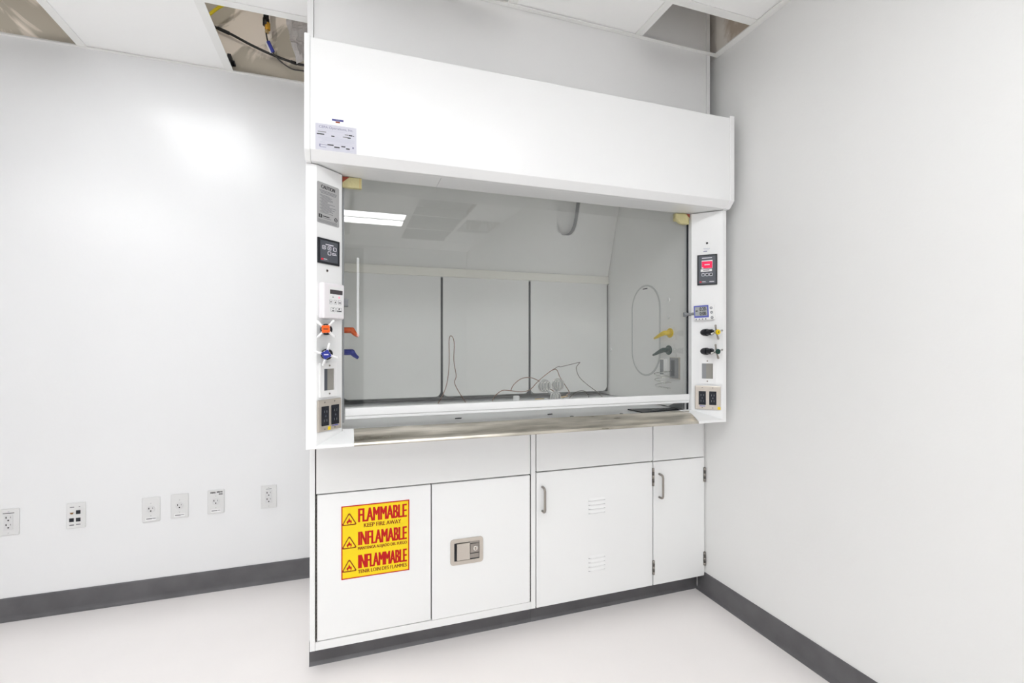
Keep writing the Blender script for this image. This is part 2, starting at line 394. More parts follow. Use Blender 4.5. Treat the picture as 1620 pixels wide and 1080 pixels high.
# ------------------------------------------------------------------ fume hood
HL, HR = -.136, 1.632            # outer sides
PF, FF = 1.735, 1.688            # post front, fascia front
HB, SO, HT = .888, 1.854, 2.256  # post bottom, soffit, top
JL, JR = -.0223, 1.5173          # jambs of the sash opening
LIN_L, LIN_R = -.03, 1.53        # liner
hood = thing('fume_hood', 'wide white fume hood with lowered glass sash above the base cabinets', 'fume hood', ((HL + HR) / 2, 2.2, HB))
FR = frame((0, 0, 0), (1, 0, 0), (0, -1, 0))
# profile prisms across the width: local (y,z) -> world
def YZ(x): return Matrix(((0, 0, 1, x), (1, 0, 0, 0), (0, 1, 0, 0), (0, 0, 0, 1)))
fas = [(FF + .001, 2.251), (FF + .001, 1.884), (1.717, SO + .001), (1.74, SO + .001), (1.74, 2.251)]
mb = MB(); mb.prism(fas, -.1185, 1.609, HOOD, YZ(0), bev=.0015); mb.build('fascia', hood)
cap = [(FF - .001, 2.262), (FF - .001, 1.882), (1.715, SO - .002), (1.76, SO - .002), (1.76, 2.262)]
mb = MB(); mb.prism(cap, HL - .001, -.1188, HOOD, YZ(0), bev=.003); mb.build('end_cap', hood)
mb = MB(); mb.prism(cap, 1.6093, HR + .001, HOOD, YZ(0), bev=.003); mb.build('end_cap', hood)
mb = MB(); mb.box(-.118, .323, 1.7405, 1.852, SO + .0015, SO + .018, HOOD, bev=.001); mb.box(.3238, 1.6085, 1.7405, 1.852, SO + .0015, SO + .018, HOOD, bev=.001); mb.build('soffit', hood)
mb = MB(); mb.box(HL, HR, 1.741, 2.74, HT - .016, HT - .001, HOOD); mb.build('top_panel', hood)
for nm, x0, x1 in (('side_panel', HL, HL + .014), ('side_panel', HR - .014, HR)):
    mb = MB(); mb.box(x0, x1, 1.7605, 2.74, HB, HT - .017, HOOD); mb.build(nm, hood)
mb = MB(); mb.prism([(HL, PF), (-.102, PF), (JL, PF - .102 * 0 + (JL + .102)), (JL, 1.88), (-.06, 1.88), (-.118, 1.80), (HL, 1.76)], HB, SO - .0025, HOOD, bev=.0012); mb.build('corner_post', hood)
mb = MB(); mb.prism([(HR, PF), (1.612, PF), (JR, PF + (1.612 - JR)), (JR, 1.88), (1.56, 1.88), (1.615, 1.80), (HR, 1.76)], HB, SO - .0025, HOOD, bev=.0012); mb.build('corner_post', hood)
# liner
mb = MB(); mb.box(LIN_L - .012, LIN_L, 1.881, 2.72, .93, 2.22, LINER); mb.build('liner_wall', hood)
mb = MB(); mb.box(LIN_R, LIN_R + .012, 1.881, 2.72, .93, 2.22, LINER); mb.build('liner_wall', hood)
mb = MB(); mb.box(LIN_L - .012, LIN_R + .012, 1.881, 2.739, 2.221, 2.232, LINER); mb.build('liner_ceiling', hood)
mb = MB(); mb.box(LIN_L - .012, LIN_R + .012, 2.721, 2.735, .93, 2.22, LCD); mb.build('back_panel', hood)
# sloped upper baffle with a rounded slot; local x across, y up the slope, z towards the room
sd = Vector((0, -.1800, .5595)).normalized(); sn = Vector((0, -sd.z, sd.y))
MS = Matrix(((1, 0, 0, 0), (0, sd.y, sn.y, 2.606), (0, sd.z, sn.z, 1.661), (0, 0, 0, 1)))
hx, hy, hw, hh = 1.204, .372, .069, .142
ox0, ox1, oy0, oy1 = LIN_L + .002, LIN_R - .002, 0.0, .586
angs = sorted([2 * PI * k / 40 for k in range(40)] + [math.atan2(y - hy, x - hx) % (2 * PI) for x in (ox0, ox1) for y in (oy0, oy1)])
outer, inner = [], []
for a in angs:
    c, q = math.cos(a), math.sin(a)
    tx = ((ox1 if c > 0 else ox0) - hx) / c if abs(c) > 1e-9 else 1e9; ty = ((oy1 if q > 0 else oy0) - hy) / q if abs(q) > 1e-9 else 1e9
    outer.append((hx + min(tx, ty) * c, hy + min(tx, ty) * q))
    r = (abs(c / hw) ** 3.2 + abs(q / hh) ** 3.2) ** (-1 / 3.2); inner.append((hx + r * c, hy + r * q))
mb = MB(); mb.ring(outer, inner, -.010, 0, LINER, MS); up = mb.build('upper_baffle', hood)
mb = MB(); mb.ring([(hx + (x - hx) * 1.06, hy + (y - hy) * 1.06) for x, y in inner], inner, -.055, -.0102, GREYP, MS); mb.prism(inner, -.0575, -.0552, LINER, MS); mb.build('exhaust_slot', up)
mb = MB(); mb.box(LIN_L + .002, LIN_R - .002, 2.592, 2.612, 1.615, 1.6605, STRIP, bev=.002); mb.build('baffle_rail', hood)
Mb = frame((0, 2.606, 0), (1, 0, 0), (0, -1, 0))
for x0, x1 in ((-.028, .479), (.492, .997), (1.011, 1.517)):
    mb = MB(); mb.prism(rrectc(x0, x1,   .954, 1.6145, (0, 0, .030, .030)), 0, .006, LINER, Mb); mb.build('baffle_panel', hood)
for x in (.4855, 1.004, 1.5235): mb = MB(); mb.box(x - .012 + (.006 if x > 1.5 else 0), x + (.006 if x > 1.5 else .012), 2.613, 2.619, .95, 1.61, BLACK); mb.build('baffle_slot', hood)
# access panel and fittings on the right liner wall
ML = frame((LIN_R, 0, 0), (0, -1, 0), (-1, 0, 0))
def stad(c, hw, z0, z1, n=14):
    P = []
    for k in range(n + 1): a = PI * k / n; P.append((c + hw * math.cos(a), z1 - hw + hw * math.sin(a)))
    for k in range(n + 1): a = PI + PI * k / n; P.append((c + hw * math.cos(a), z0 + hw + hw * math.sin(a)))
    return P
mb = MB(); mb.ring(stad(-2.21, .131, 1.07, 1.565), stad(-2.21, .122, 1.079, 1.556), 0, .004, GASK, ML); mb.build('access_panel_gasket', hood)
mb = MB(); mb.prism(stad(-2.21, .1215, 1.0795, 1.5555), 0, .003, LINER, ML); mb.build('access_panel', hood)
mb = MB(); mb.box(-2.232, -2.19, 1.541, 1.546, .0031, .0042, BLACK, ML); mb.build('finger_slot', hood)
for y, z in ((2.0135, 1.467), (2.0135, 1.381), (2.57, 1.208)):
    mb = MB(); mb.cyl(.011, .006, WHITEP, ML @ T(-y, z, 0), bev=.002); mb.build('hole_plug', hood)
mb = MB(); mb.box(-2.0, -1.925, 1.07, 1.178, .0, .006, PLATE, ML, bev=.001); rp = mb.build('interior_outlet_plate', hood)
mb = MB(); mb.box(-1.996, -1.932, 1.074, 1.174, .006, .0075, GREYP, ML); mb.box(-1.985, -1.958, 1.085, 1.163, .0075, .009, SLATE, ML); mb.build('receptacle', rp)
mb = MB(); mb.box(-2.062, -2.025, 1.085, 1.168, 0, .02, LINER, ML, bev=.002); mb.box(-2.058, -2.029, 1.089, 1.164, .02, .0205, GREYP, ML); mb.build('recessed_box', hood)
def nozzle(M, m, flip, name):
    mb = MB()
    mb.cyl(.024, .007, m, M, bev=.002); mb.cyl(.013, .030, m, M @ T(0, 0, .006), r2=.012)
    mb.sphere(.0125, m, M @ T(0, 0, .034))
    mb.tube([(0, 0, .034), (flip * .022, -.006, .036), (flip * .05, -.017, .038), (flip * .078, -.027, .040)], .01, m, M=M, radii=[.0125, .011, .008, .0052], seg=12)
    o = mb.build(name, hood); return o
tag(nozzle(ML @ T(-2.0, 1.299, 0), YELV, -1, 'gas_nozzle'), 'yellow nozzle on the inner right wall')
tag(nozzle(ML @ T(-2.01, 1.213, 0), GREENV, -1, 'gas_nozzle'), 'dark green nozzle below the yellow one')
MLL = frame((LIN_L, 0, 0), (0, 1, 0), (1, 0, 0))
for z, m, lb in ((1.297, ORANGE, 'orange nozzle on the inner left wall'), (1.212, BLUE, 'dark blue nozzle below the orange one')):
    mb = MB(); M = MLL @ T(1.95, z, 0)
    mb.cyl(.019, .010, m, M, bev=.002); mb.cyl(.0115, .034, m, M @ T(0, 0, .008)); mb.sphere(.0118, m, M @ T(0, 0, .042))
    mb.tube([(0, 0, .042), (0, -.012, .052), (0, -.024, .066)], .01, m, M=M, radii=[.0115, .009, .0055], seg=12)
    tag(mb.build('gas_nozzle', hood), lb)
# sash
mb = MB(); mb.box(JL + .001, JR - .001, 1.858, 1.864, .985, 2.10, SASHG); sg = mb.build('sash', hood); tag(sg, 'clear greenish sash glass')
mb = MB(); mb.box(-.0125, JR - .001, 1.842, 1.8575, .979, 1.008, HOOD, bev=.002); mb.box(-.0125, JR - .001, 1.8645, 1.874, .979, 1.008, HOOD, bev=.001); mb.box(-.0125, JR - .001, 1.845, 1.874, .967, .9785, HOOD, bev=.002); mb.build('sash_rail', sg)
mb = MB(); mb.box(JL + .0005, JL + .007, 1.8505, 1.8575, .955, SO, GREYP); mb.build('sash_track', hood)
mb = MB(); mb.box(JR - .006, JR - .0005, 1.8505, 1.8575, .932, SO, BLACK); mb.build('sash_track', hood)
mb = MB(); mb.prism([(1.885, .932), (2.0, .932), (1.90, .975), (1.885, .978)], LIN_R - .014, LIN_R - .002, GREYP, YZ(0)); mb.build('deck_bracket', hood)
# airfoil sill and its white end pieces
air = [(PF - .002, .889), (PF - .002, .8935), (PF + .001, .900), (PF + .012, .9035), (1.822, .934), (1.834, .934), (1.834, .930), (1.79, .915), (1.75, .897), (1.74, .889)]
mb = MB(); mb.prism(air, JL + .0, JR, STEEL, YZ(0)); tag(mb.build('airfoil_sill', hood), 'stained stainless steel sill strip')
def sillpiece(P, edge):
    mb = MB(); tb = bmesh.new()
    z = lambda y: .8995 + max(0, min(1, (y - PF) / (1.825 - PF))) * .037
    a = [tb.verts.new((x, y, z(y))) for x, y in P]; b = [tb.verts.new((x, y, z(y) - .0105)) for x, y in P]; n = len(P)
    tb.faces.new(a); tb.faces.new(b[::-1])
    for i in range(n): tb.faces.new((a[i], b[i], b[(i + 1) % n], a[(i + 1) % n]))
    bmesh.ops.recalc_face_normals(tb, faces=tb.faces)
    bmesh.ops.bevel(tb, geom=list(tb.edges), offset=.0015, segments=2, affect='EDGES', profile=.5)
    mb.merge(tb, HOOD); return mb.build('sill_end_piece', hood)
sillpiece([(-.103, PF - .004), (.0185, PF - .004), (.0185, 1.828), (JL + .001, 1.828), (JL + .001, PF + .102 + JL - .001), (-.100, PF + .0005)], 0)
sillpiece([(1.476, PF - .004), (1.611, PF - .004), (1.609, PF + .0005), (JR - .001, PF + 1.612 - JR - .001), (JR - .001, 1.842), (1.452, 1.842), (1.452, 1.826), (1.478, 1.806), (1.490, 1.80)][::1], 1)

# ---------------- fittings on the 45 degree post faces
LF = frame((-.102, PF, 0), (1, 1, 0), (1, -1, 0))
RF = frame((1.612, PF, 0), (1, -1, 0), (-1, -1, 0))     # local x runs towards the outer edge, so x is negative on the face
def bar(mb, x0, x1, y, th, z, m, M): mb.box(x0, x1, y - th / 2, y + th / 2, z - .0001, z + .0002, m, M)
def screw(par, x, y, z, M, r=.0028, m=NICKEL):
    mb = MB(); mb.cyl(r, .0014, m, M @ T(x, y, z), seg=12, bev=.0004); mb.box(x - r * .8, x + r * .8, y - .0004, y + .0004, z + .0013, z + .0016, INK, M); return mb.build('screw', par)
# caution label
mb = MB(); mb.prism(rrect(.001, .0985, 1.657, 1.797, .006), .0002, .0008, LABEL, LF)
mb.text('CAUTION', .018, .080, 1.777, 1.789, .0011, INK, LF, bold=.06)
for k, (a, b) in enumerate(((.010, .088), (.014, .086), (.018, .084))): bar(mb, a, b, 1.770 - k * .0042, .0022, .0009, INKG, LF)
random.seed(3)
for k in range(17): bar(mb, .012 + .004 * (k % 3), .045 + random.random() * .040, 1.754 - k * .0037, .0018, .0009, INKG, LF)
mb.box(.008, .022, 1.676, 1.688, .0008, .0011, INK, LF); mb.box(.0135, .0165, 1.678, 1.686, .001, .0013, LABEL, LF)
bar(mb, .025, .055, 1.683, .003, .0009, INK, LF); bar(mb, .025, .062, 1.677, .0022, .0009, INKG, LF)
mb.ring([(.0835 + .007 * math.cos(a), 1.681 + .007 * math.sin(a)) for a in [k * PI / 8 for k in range(16)]], [(.0835 + .0048 * math.cos(a), 1.681 + .0048 * math.sin(a)) for a in [k * PI / 8 for k in range(16)]], .0008, .0011, INK, LF)
bar(mb, .0805, .0865, 1.681, .002, .0009, INK, LF)
for k in range(3): bar(mb, .006, .088, 1.669 - k * .0035, .0017, .0009, INKG, LF)
tag(mb.build('caution_label', hood), 'grey foil CAUTION label on the left post')
# black control module
mb = MB(); mb.box(.0015, .0975, 1.5195, 1.6065, 0, .005, BLACK, LF, bev=.0015); lm = mb.build('lighting_control', hood); tag(lm, 'black four-button control module')
mb = MB(); mb.box(.011, .088, 1.527, 1.599, .0045, .0058, SLATE, LF, bev=.0004)
bar(mb, .033, .068, 1.5865, .003, .0059, PALE, LF)
for x, y in ((.026, 1.575), (.050, 1.575), (.074, 1.575), (.050, 1.558)):
    mb.ring(rrect(x - .0075, x + .0075, y - .0065, y + .0065, .003), rrect(x - .0058, x + .0058, y - .0048, y + .0048, .002), .0058, .0063, PALE, LF)
mb.box(.024, .028, 1.573, 1.577, .0058, .0062, PALE, LF); mb.box(.049, .051, 1.572, 1.578, .0058, .0062, PALE, LF)
bar(mb, .073, .075, 1.575, .001, .0058, PALE, LF)
bar(mb, .062, .080, 1.560, .0025, .0059, PALE, LF); bar(mb, .062, .082, 1.555, .0025, .0059, PALE, LF)
mb.box(.014, .023, 1.531, 1.537, .0058, .0062, LOGO, LF); bar(mb, .025, .040, 1.5355, .0022, .0059, PALE, LF); bar(mb, .025, .046, 1.531, .0015, .0059, INKG, LF)
mb.build('membrane', lm)
mb = MB(); mb.cyl(.0048, .002, NICKEL, LF @ T(.0445, 1.4976, 0), bev=.0008); mb.cyl(.0026, .001, INK, LF @ T(.0445, 1.4976, .002), seg=10); mb.build('keyhole', hood)
# white controller
mb = MB(); mb.box(.006, .100, 1.330, 1.4525, 0, .026, PINKP, LF, bev=.006, seg=3); wc = mb.build('temperature_controller', hood); tag(wc, 'white box controller with small display and buttons')
mb = MB(); mb.box(.030, .092, 1.348, 1.440, .0258, .0263, WHITEP, LF)
for x, y, w, h in ((.037, 1.388, .012, .015), (.057, 1.388, .014, .015), (.077, 1.388, .014, .015), (.047, 1.362, .02, .015), (.074, 1.362, .024, .015)):
    mb.ring(rrect(x - w / 2, x + w / 2, y - h / 2, y + h / 2, .002), rrect(x - w / 2 + .0008, x + w / 2 - .0008, y - h / 2 + .0008, y + h / 2 - .0008, .0015), .0262, .0266, INKG, LF)
mb.prism([(.034, 1.390), (.041, 1.390), (.0375, 1.385)], .0262, .0267, INK, LF); mb.prism([(.053, 1.385), (.061, 1.385), (.057, 1.391)], .0262, .0267, INK, LF)
bar(mb, .072, .082, 1.387, .005, .0264, INKG, LF)
mb.prism([(.043, 1.3635), (.051, 1.3635), (.047, 1.369)], .0262, .0267, INKG, LF); bar(mb, .042, .052, 1.358, .003, .0264, INK, LF)
mb.prism([(.070, 1.3635), (.078, 1.3635), (.074, 1.369)], .0262, .0267, INK, LF); bar(mb, .064, .084, 1.358, .003, .0264, INK, LF)
mb.prism([(.043, 1.403), (.050, 1.403), (.0465, 1.409)], .0262, .0267, GREYP, LF); mb.build('keypad', wc)
mb = MB(); mb.box(.033, .089, 1.4155, 1.4305, .0262, .0272, LCDD, LF, bev=.0004); mb.build('display', wc)
mb = MB(); mb.cyl(.0035, .001, PINK, LF @ T(.074, 1.4055, .0262), seg=12); mb.build('indicator_lamp', wc)
# four-armed service valves, left
def cross_valve(M, capm, rot, label):
    v = None
    mb = MB(); mb.cyl(.019, .052, BLACK, M @ T(0, 0, -.02), bev=.001); mb.cyl(.011, .03, BLACK, M @ T(0, 0, .03)); M = M @ T(0, 0, .034); v = mb.build('service_valve', hood); tag(v, label)
    mb = MB(); mb.cyl(.0135, .009, CHROME, M @ T(0, 0, .024), bev=.001)
    for k in range(4):
        a = rot + k * PI / 2; c, s = math.cos(a), math.sin(a)
        mb.tube([(c * .010, s * .010, .0285), (c * .022, s * .022, .0295), (c * .036, s * .036, .032)], .004, WHITEP, M=M, radii=[.0048, .0038, .0046], seg=10)
        mb.sphere(.0046, WHITEP, M @ T(c * .036, s * .036, .032), u=10, v=6)
    mb.build('handle', v)
    mb = MB(); q = rrect(-.0125, .0125, -.0125, .0125, .003); mb.prism([(x * math.cos(rot + PI / 4) - y * math.sin(rot + PI / 4), x * math.sin(rot + PI / 4) + y * math.cos(rot + PI / 4)) for x, y in q], .0325, .0375, capm, M, bev=.001)
    bar(mb, -.007, .007, 0, .003, .0376, PALE if capm is BLUE else INK, M); mb.build('index_cap', v)
def facept(F, x, z): return frame(tuple((F @ Vector((x, z, 0)))), (1, 0, 0), (0, -1, 0))
cross_valve(facept(LF, .043, 1.2935), ORANGE, PI / 4 + .05, 'white four-arm valve with orange cap')
cross_valve(facept(LF, .045, 1.2085), BLUE, 1.3, 'white four-arm valve with blue cap')
# right valves: long stems
def stem_valve(M, capm, label):
    mb = MB(); mb.cyl(.0165, .030, BLACK, M @ T(0, 0, -.018), bev=.001); mb.cyl(.0135, .032, BLACK, M @ T(0, 0, .010), bev=.002); mb.cyl(.0095, .014, BLACK, M @ T(0, 0, .042), r2=.008)
    v = mb.build('service_valve', hood); tag(v, label)
    mb = MB(); mb.cyl(.0055, .020, CHROME, M @ T(0, 0, .052)); mb.cyl(.0105, .010, CHROME, M @ T(0, 0, .064), bev=.001)
    for k in range(4):
        a = .25 + k * PI / 2; c, s = math.cos(a), math.sin(a)
        mb.tube([(c * .008, s * .008, .069), (c * .018, s * .018, .070), (c * .030, s * .030, .072)], .004, NICKEL if k % 2 else CHROME, M=M, radii=[.004, .0034, .0048], seg=10)
        mb.sphere(.0048, NICKEL if k % 2 else CHROME, M @ T(c * .030, s * .030, .072), u=10, v=6)
    mb.build('handle', v)
    mb = MB(); mb.cyl(.0115, .008, capm, M @ T(0, 0, .074), bev=.0015); mb.cyl(.003, .0006, INK, M @ T(0, 0, .082), seg=8); mb.build('index_cap', v)
stem_valve(facept(RF, -.073, 1.297), YELV, 'black-stemmed valve with yellow cap')
stem_valve(facept(RF, -.073, 1.210), GREENV, 'black-stemmed valve with green cap')
# open white cover plates
def cover_plate(M, x0, x1, y0, y1, hx0, hx1, hy0, hy1, label):
    mb = MB(); mb.ring([(x1, y1), (x0, y1), (x0, y0), (x1, y0)], [(hx1, hy1), (hx0, hy1), (hx0, hy0), (hx1, hy0)], .0, .006, WHITEP, M)
    p = mb.build('cover_plate', hood); tag(p, label)
    mb = MB(); mb.box(hx0 + .0003, hx1 - .0003, hy0 + .0003, hy1 - .0003, .0004, .001, RECG, M); mb.box(hx0 + .0003, hx0 + (hx1 - hx0) * .38, hy0 + .0003, hy1 - .0003, .001, .0016, SLATE if x0 > 0 else GREYP, M); mb.build('recess', p)
    cx = (hx0 + hx1) / 2
    screw(p, cx, (y1 + hy1) / 2, .006, M, .0034); screw(p, cx, (y0 + hy0) / 2, .006, M, .0034)
cover_plate(LF, .0105, .0845, 1.061, 1.180, .027, .0735, 1.083, 1.158, 'white open cover plate on the left post')
cover_plate(RF, -.101, -.0285, 1.061, 1.1765, -.0885, -.0412, 1.0835, 1.154, 'white open cover plate on the right post')
def double_plate(M, x0, x1, y0, y1, r1, r2, scs, yl, label, blue):
    mb = MB(); mb.box(x0, x1, y0, y1, 0, .007, PLATE, M, bev=.003); p = mb.build('outlet_plate', hood); tag(p, label)
    for k, r in enumerate((r1, r2)):
        mb = MB(); mb.box(r[0], r[1], r[2], r[3], .0065, .0095, NAVYBLK, M, bev=.001)
        cx = (r[0] + r[1]) / 2
        for yy in (r[2] + .018, r[3] - .018): mb.box(cx - .006, cx - .0045, yy - .004, yy + .004, .0095, .0097, GREYP, M); mb.box(cx + .0045, cx + .006, yy - .004, yy + .004, .0095, .0097, GREYP, M)
        mb.box(cx - .003, cx + .003, (r[2] + r[3]) / 2 - .003, (r[2] + r[3]) / 2 + .003, .0095, .0102, SLATE, M)
        mb.build('receptacle', p)
    mb = MB(); mb.box(yl[0] - .006, yl[0] + .006, yl[1] - .006, yl[1] + .006, .007, .0075, YELV, M); tag(mb.build('dot_sticker', p), 'yellow square sticker')
    mb = MB(); bar(mb, blue[0], blue[1], blue[2], .003, .0071, TBLUE, M); mb.build('blue_mark', p)
    for x, y in scs: screw(p, x, y, .007, M)
double_plate(LF, -.0005, .1035, .944, 1.0525, (.0145, .0455, .963, 1.030), (.057, .091, .963, 1.031), ((.028, 1.0435), (.0715, 1.0445), (.028, .9515), (.0725, .9525)), (.0478, .9525), 'stainless double outlet plate low on the left post', (.06, .088, .9595))
double_plate(RF, -.1185, -.0085, .9415, 1.051, (-.102, -.071, .963, 1.026), (-.057, -.0265, .964, 1.0265), ((-.0865, 1.0425), (-.042, 1.0425), (-.0865, .9505), (-.042, .9505)), (-.0155, .9505), 'stainless double outlet plate low on the right post', (-.098, -.074, .9575))
# right monitor
mb = MB(); mb.box(-.1085, -.023, 1.5155, 1.6555, 0, .006, BLACK, RF, bev=.0015); rm = mb.build('airflow_monitor', hood); tag(rm, 'dark airflow monitor with red screen')
mb = MB(); mb.box(-.1025, -.029, 1.522, 1.649, .0055, .0067, SLATE, RF, bev=.0004)
bar(mb, -.088, -.045, 1.6395, .0035, .0068, PALE, RF)
for k, x in enumerate((-.083, -.066, -.0495)):
    mb.ring(rrect(x - .0065, x + .0065, 1.5565, 1.5695, .003), rrect(x - .005, x + .005, 1.558, 1.568, .002), .0067, .0072, PALE, RF)
    if k: mb.cyl(.0038, .0006, INK, RF @ T(x, 1.563, .0067), seg=12)
mb.box(-.098, -.090, 1.527, 1.533, .0067, .0071, LOGO, RF); bar(mb, -.088, -.072, 1.531, .0022, .0068, PALE, RF); bar(mb, -.088, -.068, 1.527, .0015, .0068, INKG, RF); bar(mb, -.056, -.036, 1.530, .0028, .0068, PALE, RF)
mb.build('membrane', rm)
mb = MB(); mb.box(-.0895, -.043, 1.5915, 1.629, .0062, .0072, PALE, RF); mb.box(-.0885, -.044, 1.5925, 1.624, .0072, .0078, SCREEN, RF); bar(mb, -.077, -.055, 1.6085, .004, .0079, PALE, RF); mb.box(-.0885, -.082, 1.5925, 1.597, .0078, .008, PALE, RF); tag(mb.build('screen', rm), 'red lit screen')
mb = MB(); mb.box(-.0935, -.045, 1.577, 1.5885, .0067, .0072, WHITEP, RF); bar(mb, -.083, -.056, 1.5835, .0028, .0073, INK, RF); mb.build('tape_label', rm)
mb = MB(); mb.cyl(.0085, .002, WHITEP, RF @ T(-.0665, 1.7085, 0), bev=.0006); mb.cyl(.0048, .0008, INK, RF @ T(-.0665, 1.7085, .0018), seg=14); mb.build('sensor_port', hood)
mb = MB(); bar(mb, -.082, -.054, 1.6838, .003, .0003, INKL, RF); bar(mb, -.079, -.058, 1.6775, .002, .0003, INKL, RF); bar(mb, -.082, -.066, 1.6715, .0035, .0003, INKB, RF); mb.build('printed_marking', hood)

# ------------------------------------------------------------------ enclosure over the hood
en = thing('ceiling_enclosure', 'pale grey enclosure panel rising from the hood top through the ceiling', 'enclosure panel', (.76, CHY, HT))
mb = MB(); mb.box(-.118, 1.6185, CHY, CHY + .015, HT - .0005, 3.10, CHASE, bev=.001); mb.build('front_panel', en)
mb = MB(); mb.box(-.139, -.1190, CHY - .006, 2.745, HT - .0005, 3.10, CHASE, bev=.001); mb.build('side_panel', en)
mb = MB(); mb.box(1.6195, 1.6405, CHY - .002, 2.745, HT - .0005, 3.10, CHASE, bev=.001); mb.build('side_panel', en)

# ------------------------------------------------------------------ worktop
wt = thing('worktop', 'grey epoxy worktop along the inside of the fume hood', 'worktop', (.75, 2.3, .888))
mb = MB(); mb.box(LIN_L - .012, LIN_R + .012, 1.838, 2.70, .8885, .925, DECK, bev=.002); mb.build('deck', wt)
mb = MB(); mb.box(LIN_L + .002, LIN_R - .002, 1.838, 1.851, .9253, .931, STEEL, bev=.002); mb.build('front_lip', wt)

# ------------------------------------------------------------------ base cabinets
CF = 1.933
FC = frame((0, CF, 0), (1, 0, 0), (0, -1, 0))
TOE = 1.994
def carcass(t, x0, x1, zb):
    mb = MB(); mb.box(x0, x1, CF + .021, 2.745, zb, .886, CAB); mb.box(x0 + .003, x1 - .003, CF + .0185, CF + .0208, zb + .003, .883, DARKGAP); mb.build('carcass', t)  # dark front sheet paints the shade seen between the doors
    mb = MB(); mb.box(x0 + (0 if x0 > 0 else -.006), x1, TOE, TOE + .02, 0, zb - .0005, BASE); mb.prism([(0, 0), (.009, 0), (.004, .006), (0, .012)], x0 + (0 if x0 > 0 else -.006), x1, BASE, Matrix(((0, 0, 1, 0), (-1, 0, 0, TOE), (0, 1, 0, 0), (0, 0, 0, 1))))
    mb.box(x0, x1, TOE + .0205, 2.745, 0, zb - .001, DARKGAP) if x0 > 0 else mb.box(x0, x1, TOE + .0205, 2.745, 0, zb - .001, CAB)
    tag(mb.build('toe_kick', t), 'dark grey vinyl toe kick')
def hinge_knuckle(t, x, z0, z1):
    mb = MB(); n = 5; h = (z1 - z0) / n
    mb.box(x - .006, x + .006, z0, z1, -.002, .0012, HDARK, FC)
    for k in range(n): mb.cyl(.0052, h - .001, HDARK if k % 2 else NICKEL, T(x, CF - .003, z0 + k * h), seg=12)
    return mb.build('hinge', t)
def piano_hinge(t, x, z0, z1):
    mb = MB(); n = 36; h = (z1 - z0) / n
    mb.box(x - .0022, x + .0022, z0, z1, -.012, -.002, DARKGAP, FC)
    for k in range(n): mb.cyl(.0021, h * .82, HDARK, T(x, CF + .0008, z0 + k * h), seg=8)
    return mb.build('piano_hinge', t)
def pull(t, x, z0, z1):
    mb = MB(); r = .0052
    pts = [(x, z0, 0), (x, z0, .018), (x, z0 + .004, .026), (x, z0 + .012, .030), (x, z1 - .012, .030), (x, z1 - .004, .026), (x, z1, .018), (x, z1, 0)]
    mb.tube(pts, r, NICKEL, seg=12, M=FC); return mb.build('handle', t)

# flammables cabinet
c1 = thing('base_cabinet', 'white two-door base cabinet with paddle latch and yellow warning sign', 'cabinet', (.305, 2.33, 0), 'base cabinets under the fume hood')
carcass(c1, -.138, .7745, .0873)
mb = MB(); mb.box(-.138, -.1195, .088, .8855, -.018, 0, CAB, FC, bev=.001); mb.box(.7525, .7735, .088, .8855, -.018, 0, CAB, FC, bev=.001); mb.box(-.119, .752, .088, .1195, -.018, -.0005, CAB, FC, bev=.001); mb.build('face_frame', c1)
mb = MB(); mb.box(-.115, .7485, .6775, .885, -.018, 0, CAB, FC, bev=.001); mb.build('apron_panel', c1)
mb = MB(); mb.box(-.112, .3160, .1235, .6725, -.018, 0, CAB, FC, bev=.0012); d1 = mb.build('door', c1); piano_hinge(c1, -.1155, .123, .673)
mb = MB(); mb.box(.3205, .7462, .1225, .6725, -.018, .003, CAB, FC, bev=.0012); d2 = mb.build('door', c1); piano_hinge(c1, .7495, .123, .673)
mb = MB(); Mq = FC @ T(0, 0, .003)
mb.ring(rrect(.3955, .5345, .3315, .438, .013), rrect(.4115, .5185, .3475, .422, .0015), 0, .003, PLATE, Mq)
mb.box(.411, .519, .347, .4225, -.0002, .0004, BLACK, Mq)
mb.box(.4215, .477, .3505, .4195, .0004, .0085, PLATE, Mq, bev=.002)
mb.box(.479, .5165, .374, .412, .0004, .0035, NICKEL, Mq, bev=.001); mb.box(.478, .5165, .352, .371, .0004, .0022, NICKEL, Mq, bev=.001); mb.box(.478, .5165, .414, .4212, .0004, .0022, NICKEL, Mq)
mb.cyl(.0105, .003, CHROME, Mq @ T(.501, .3925, .0034), bev=.001); mb.cyl(.0072, .002, PLATE, Mq @ T(.501, .3925, .006), bev=.0005); mb.box(.4999, .5021, .387, .398, .0079, .0083, INK, Mq)
tag(mb.build('paddle_latch', d2), 'satin steel recessed paddle latch with key lock')

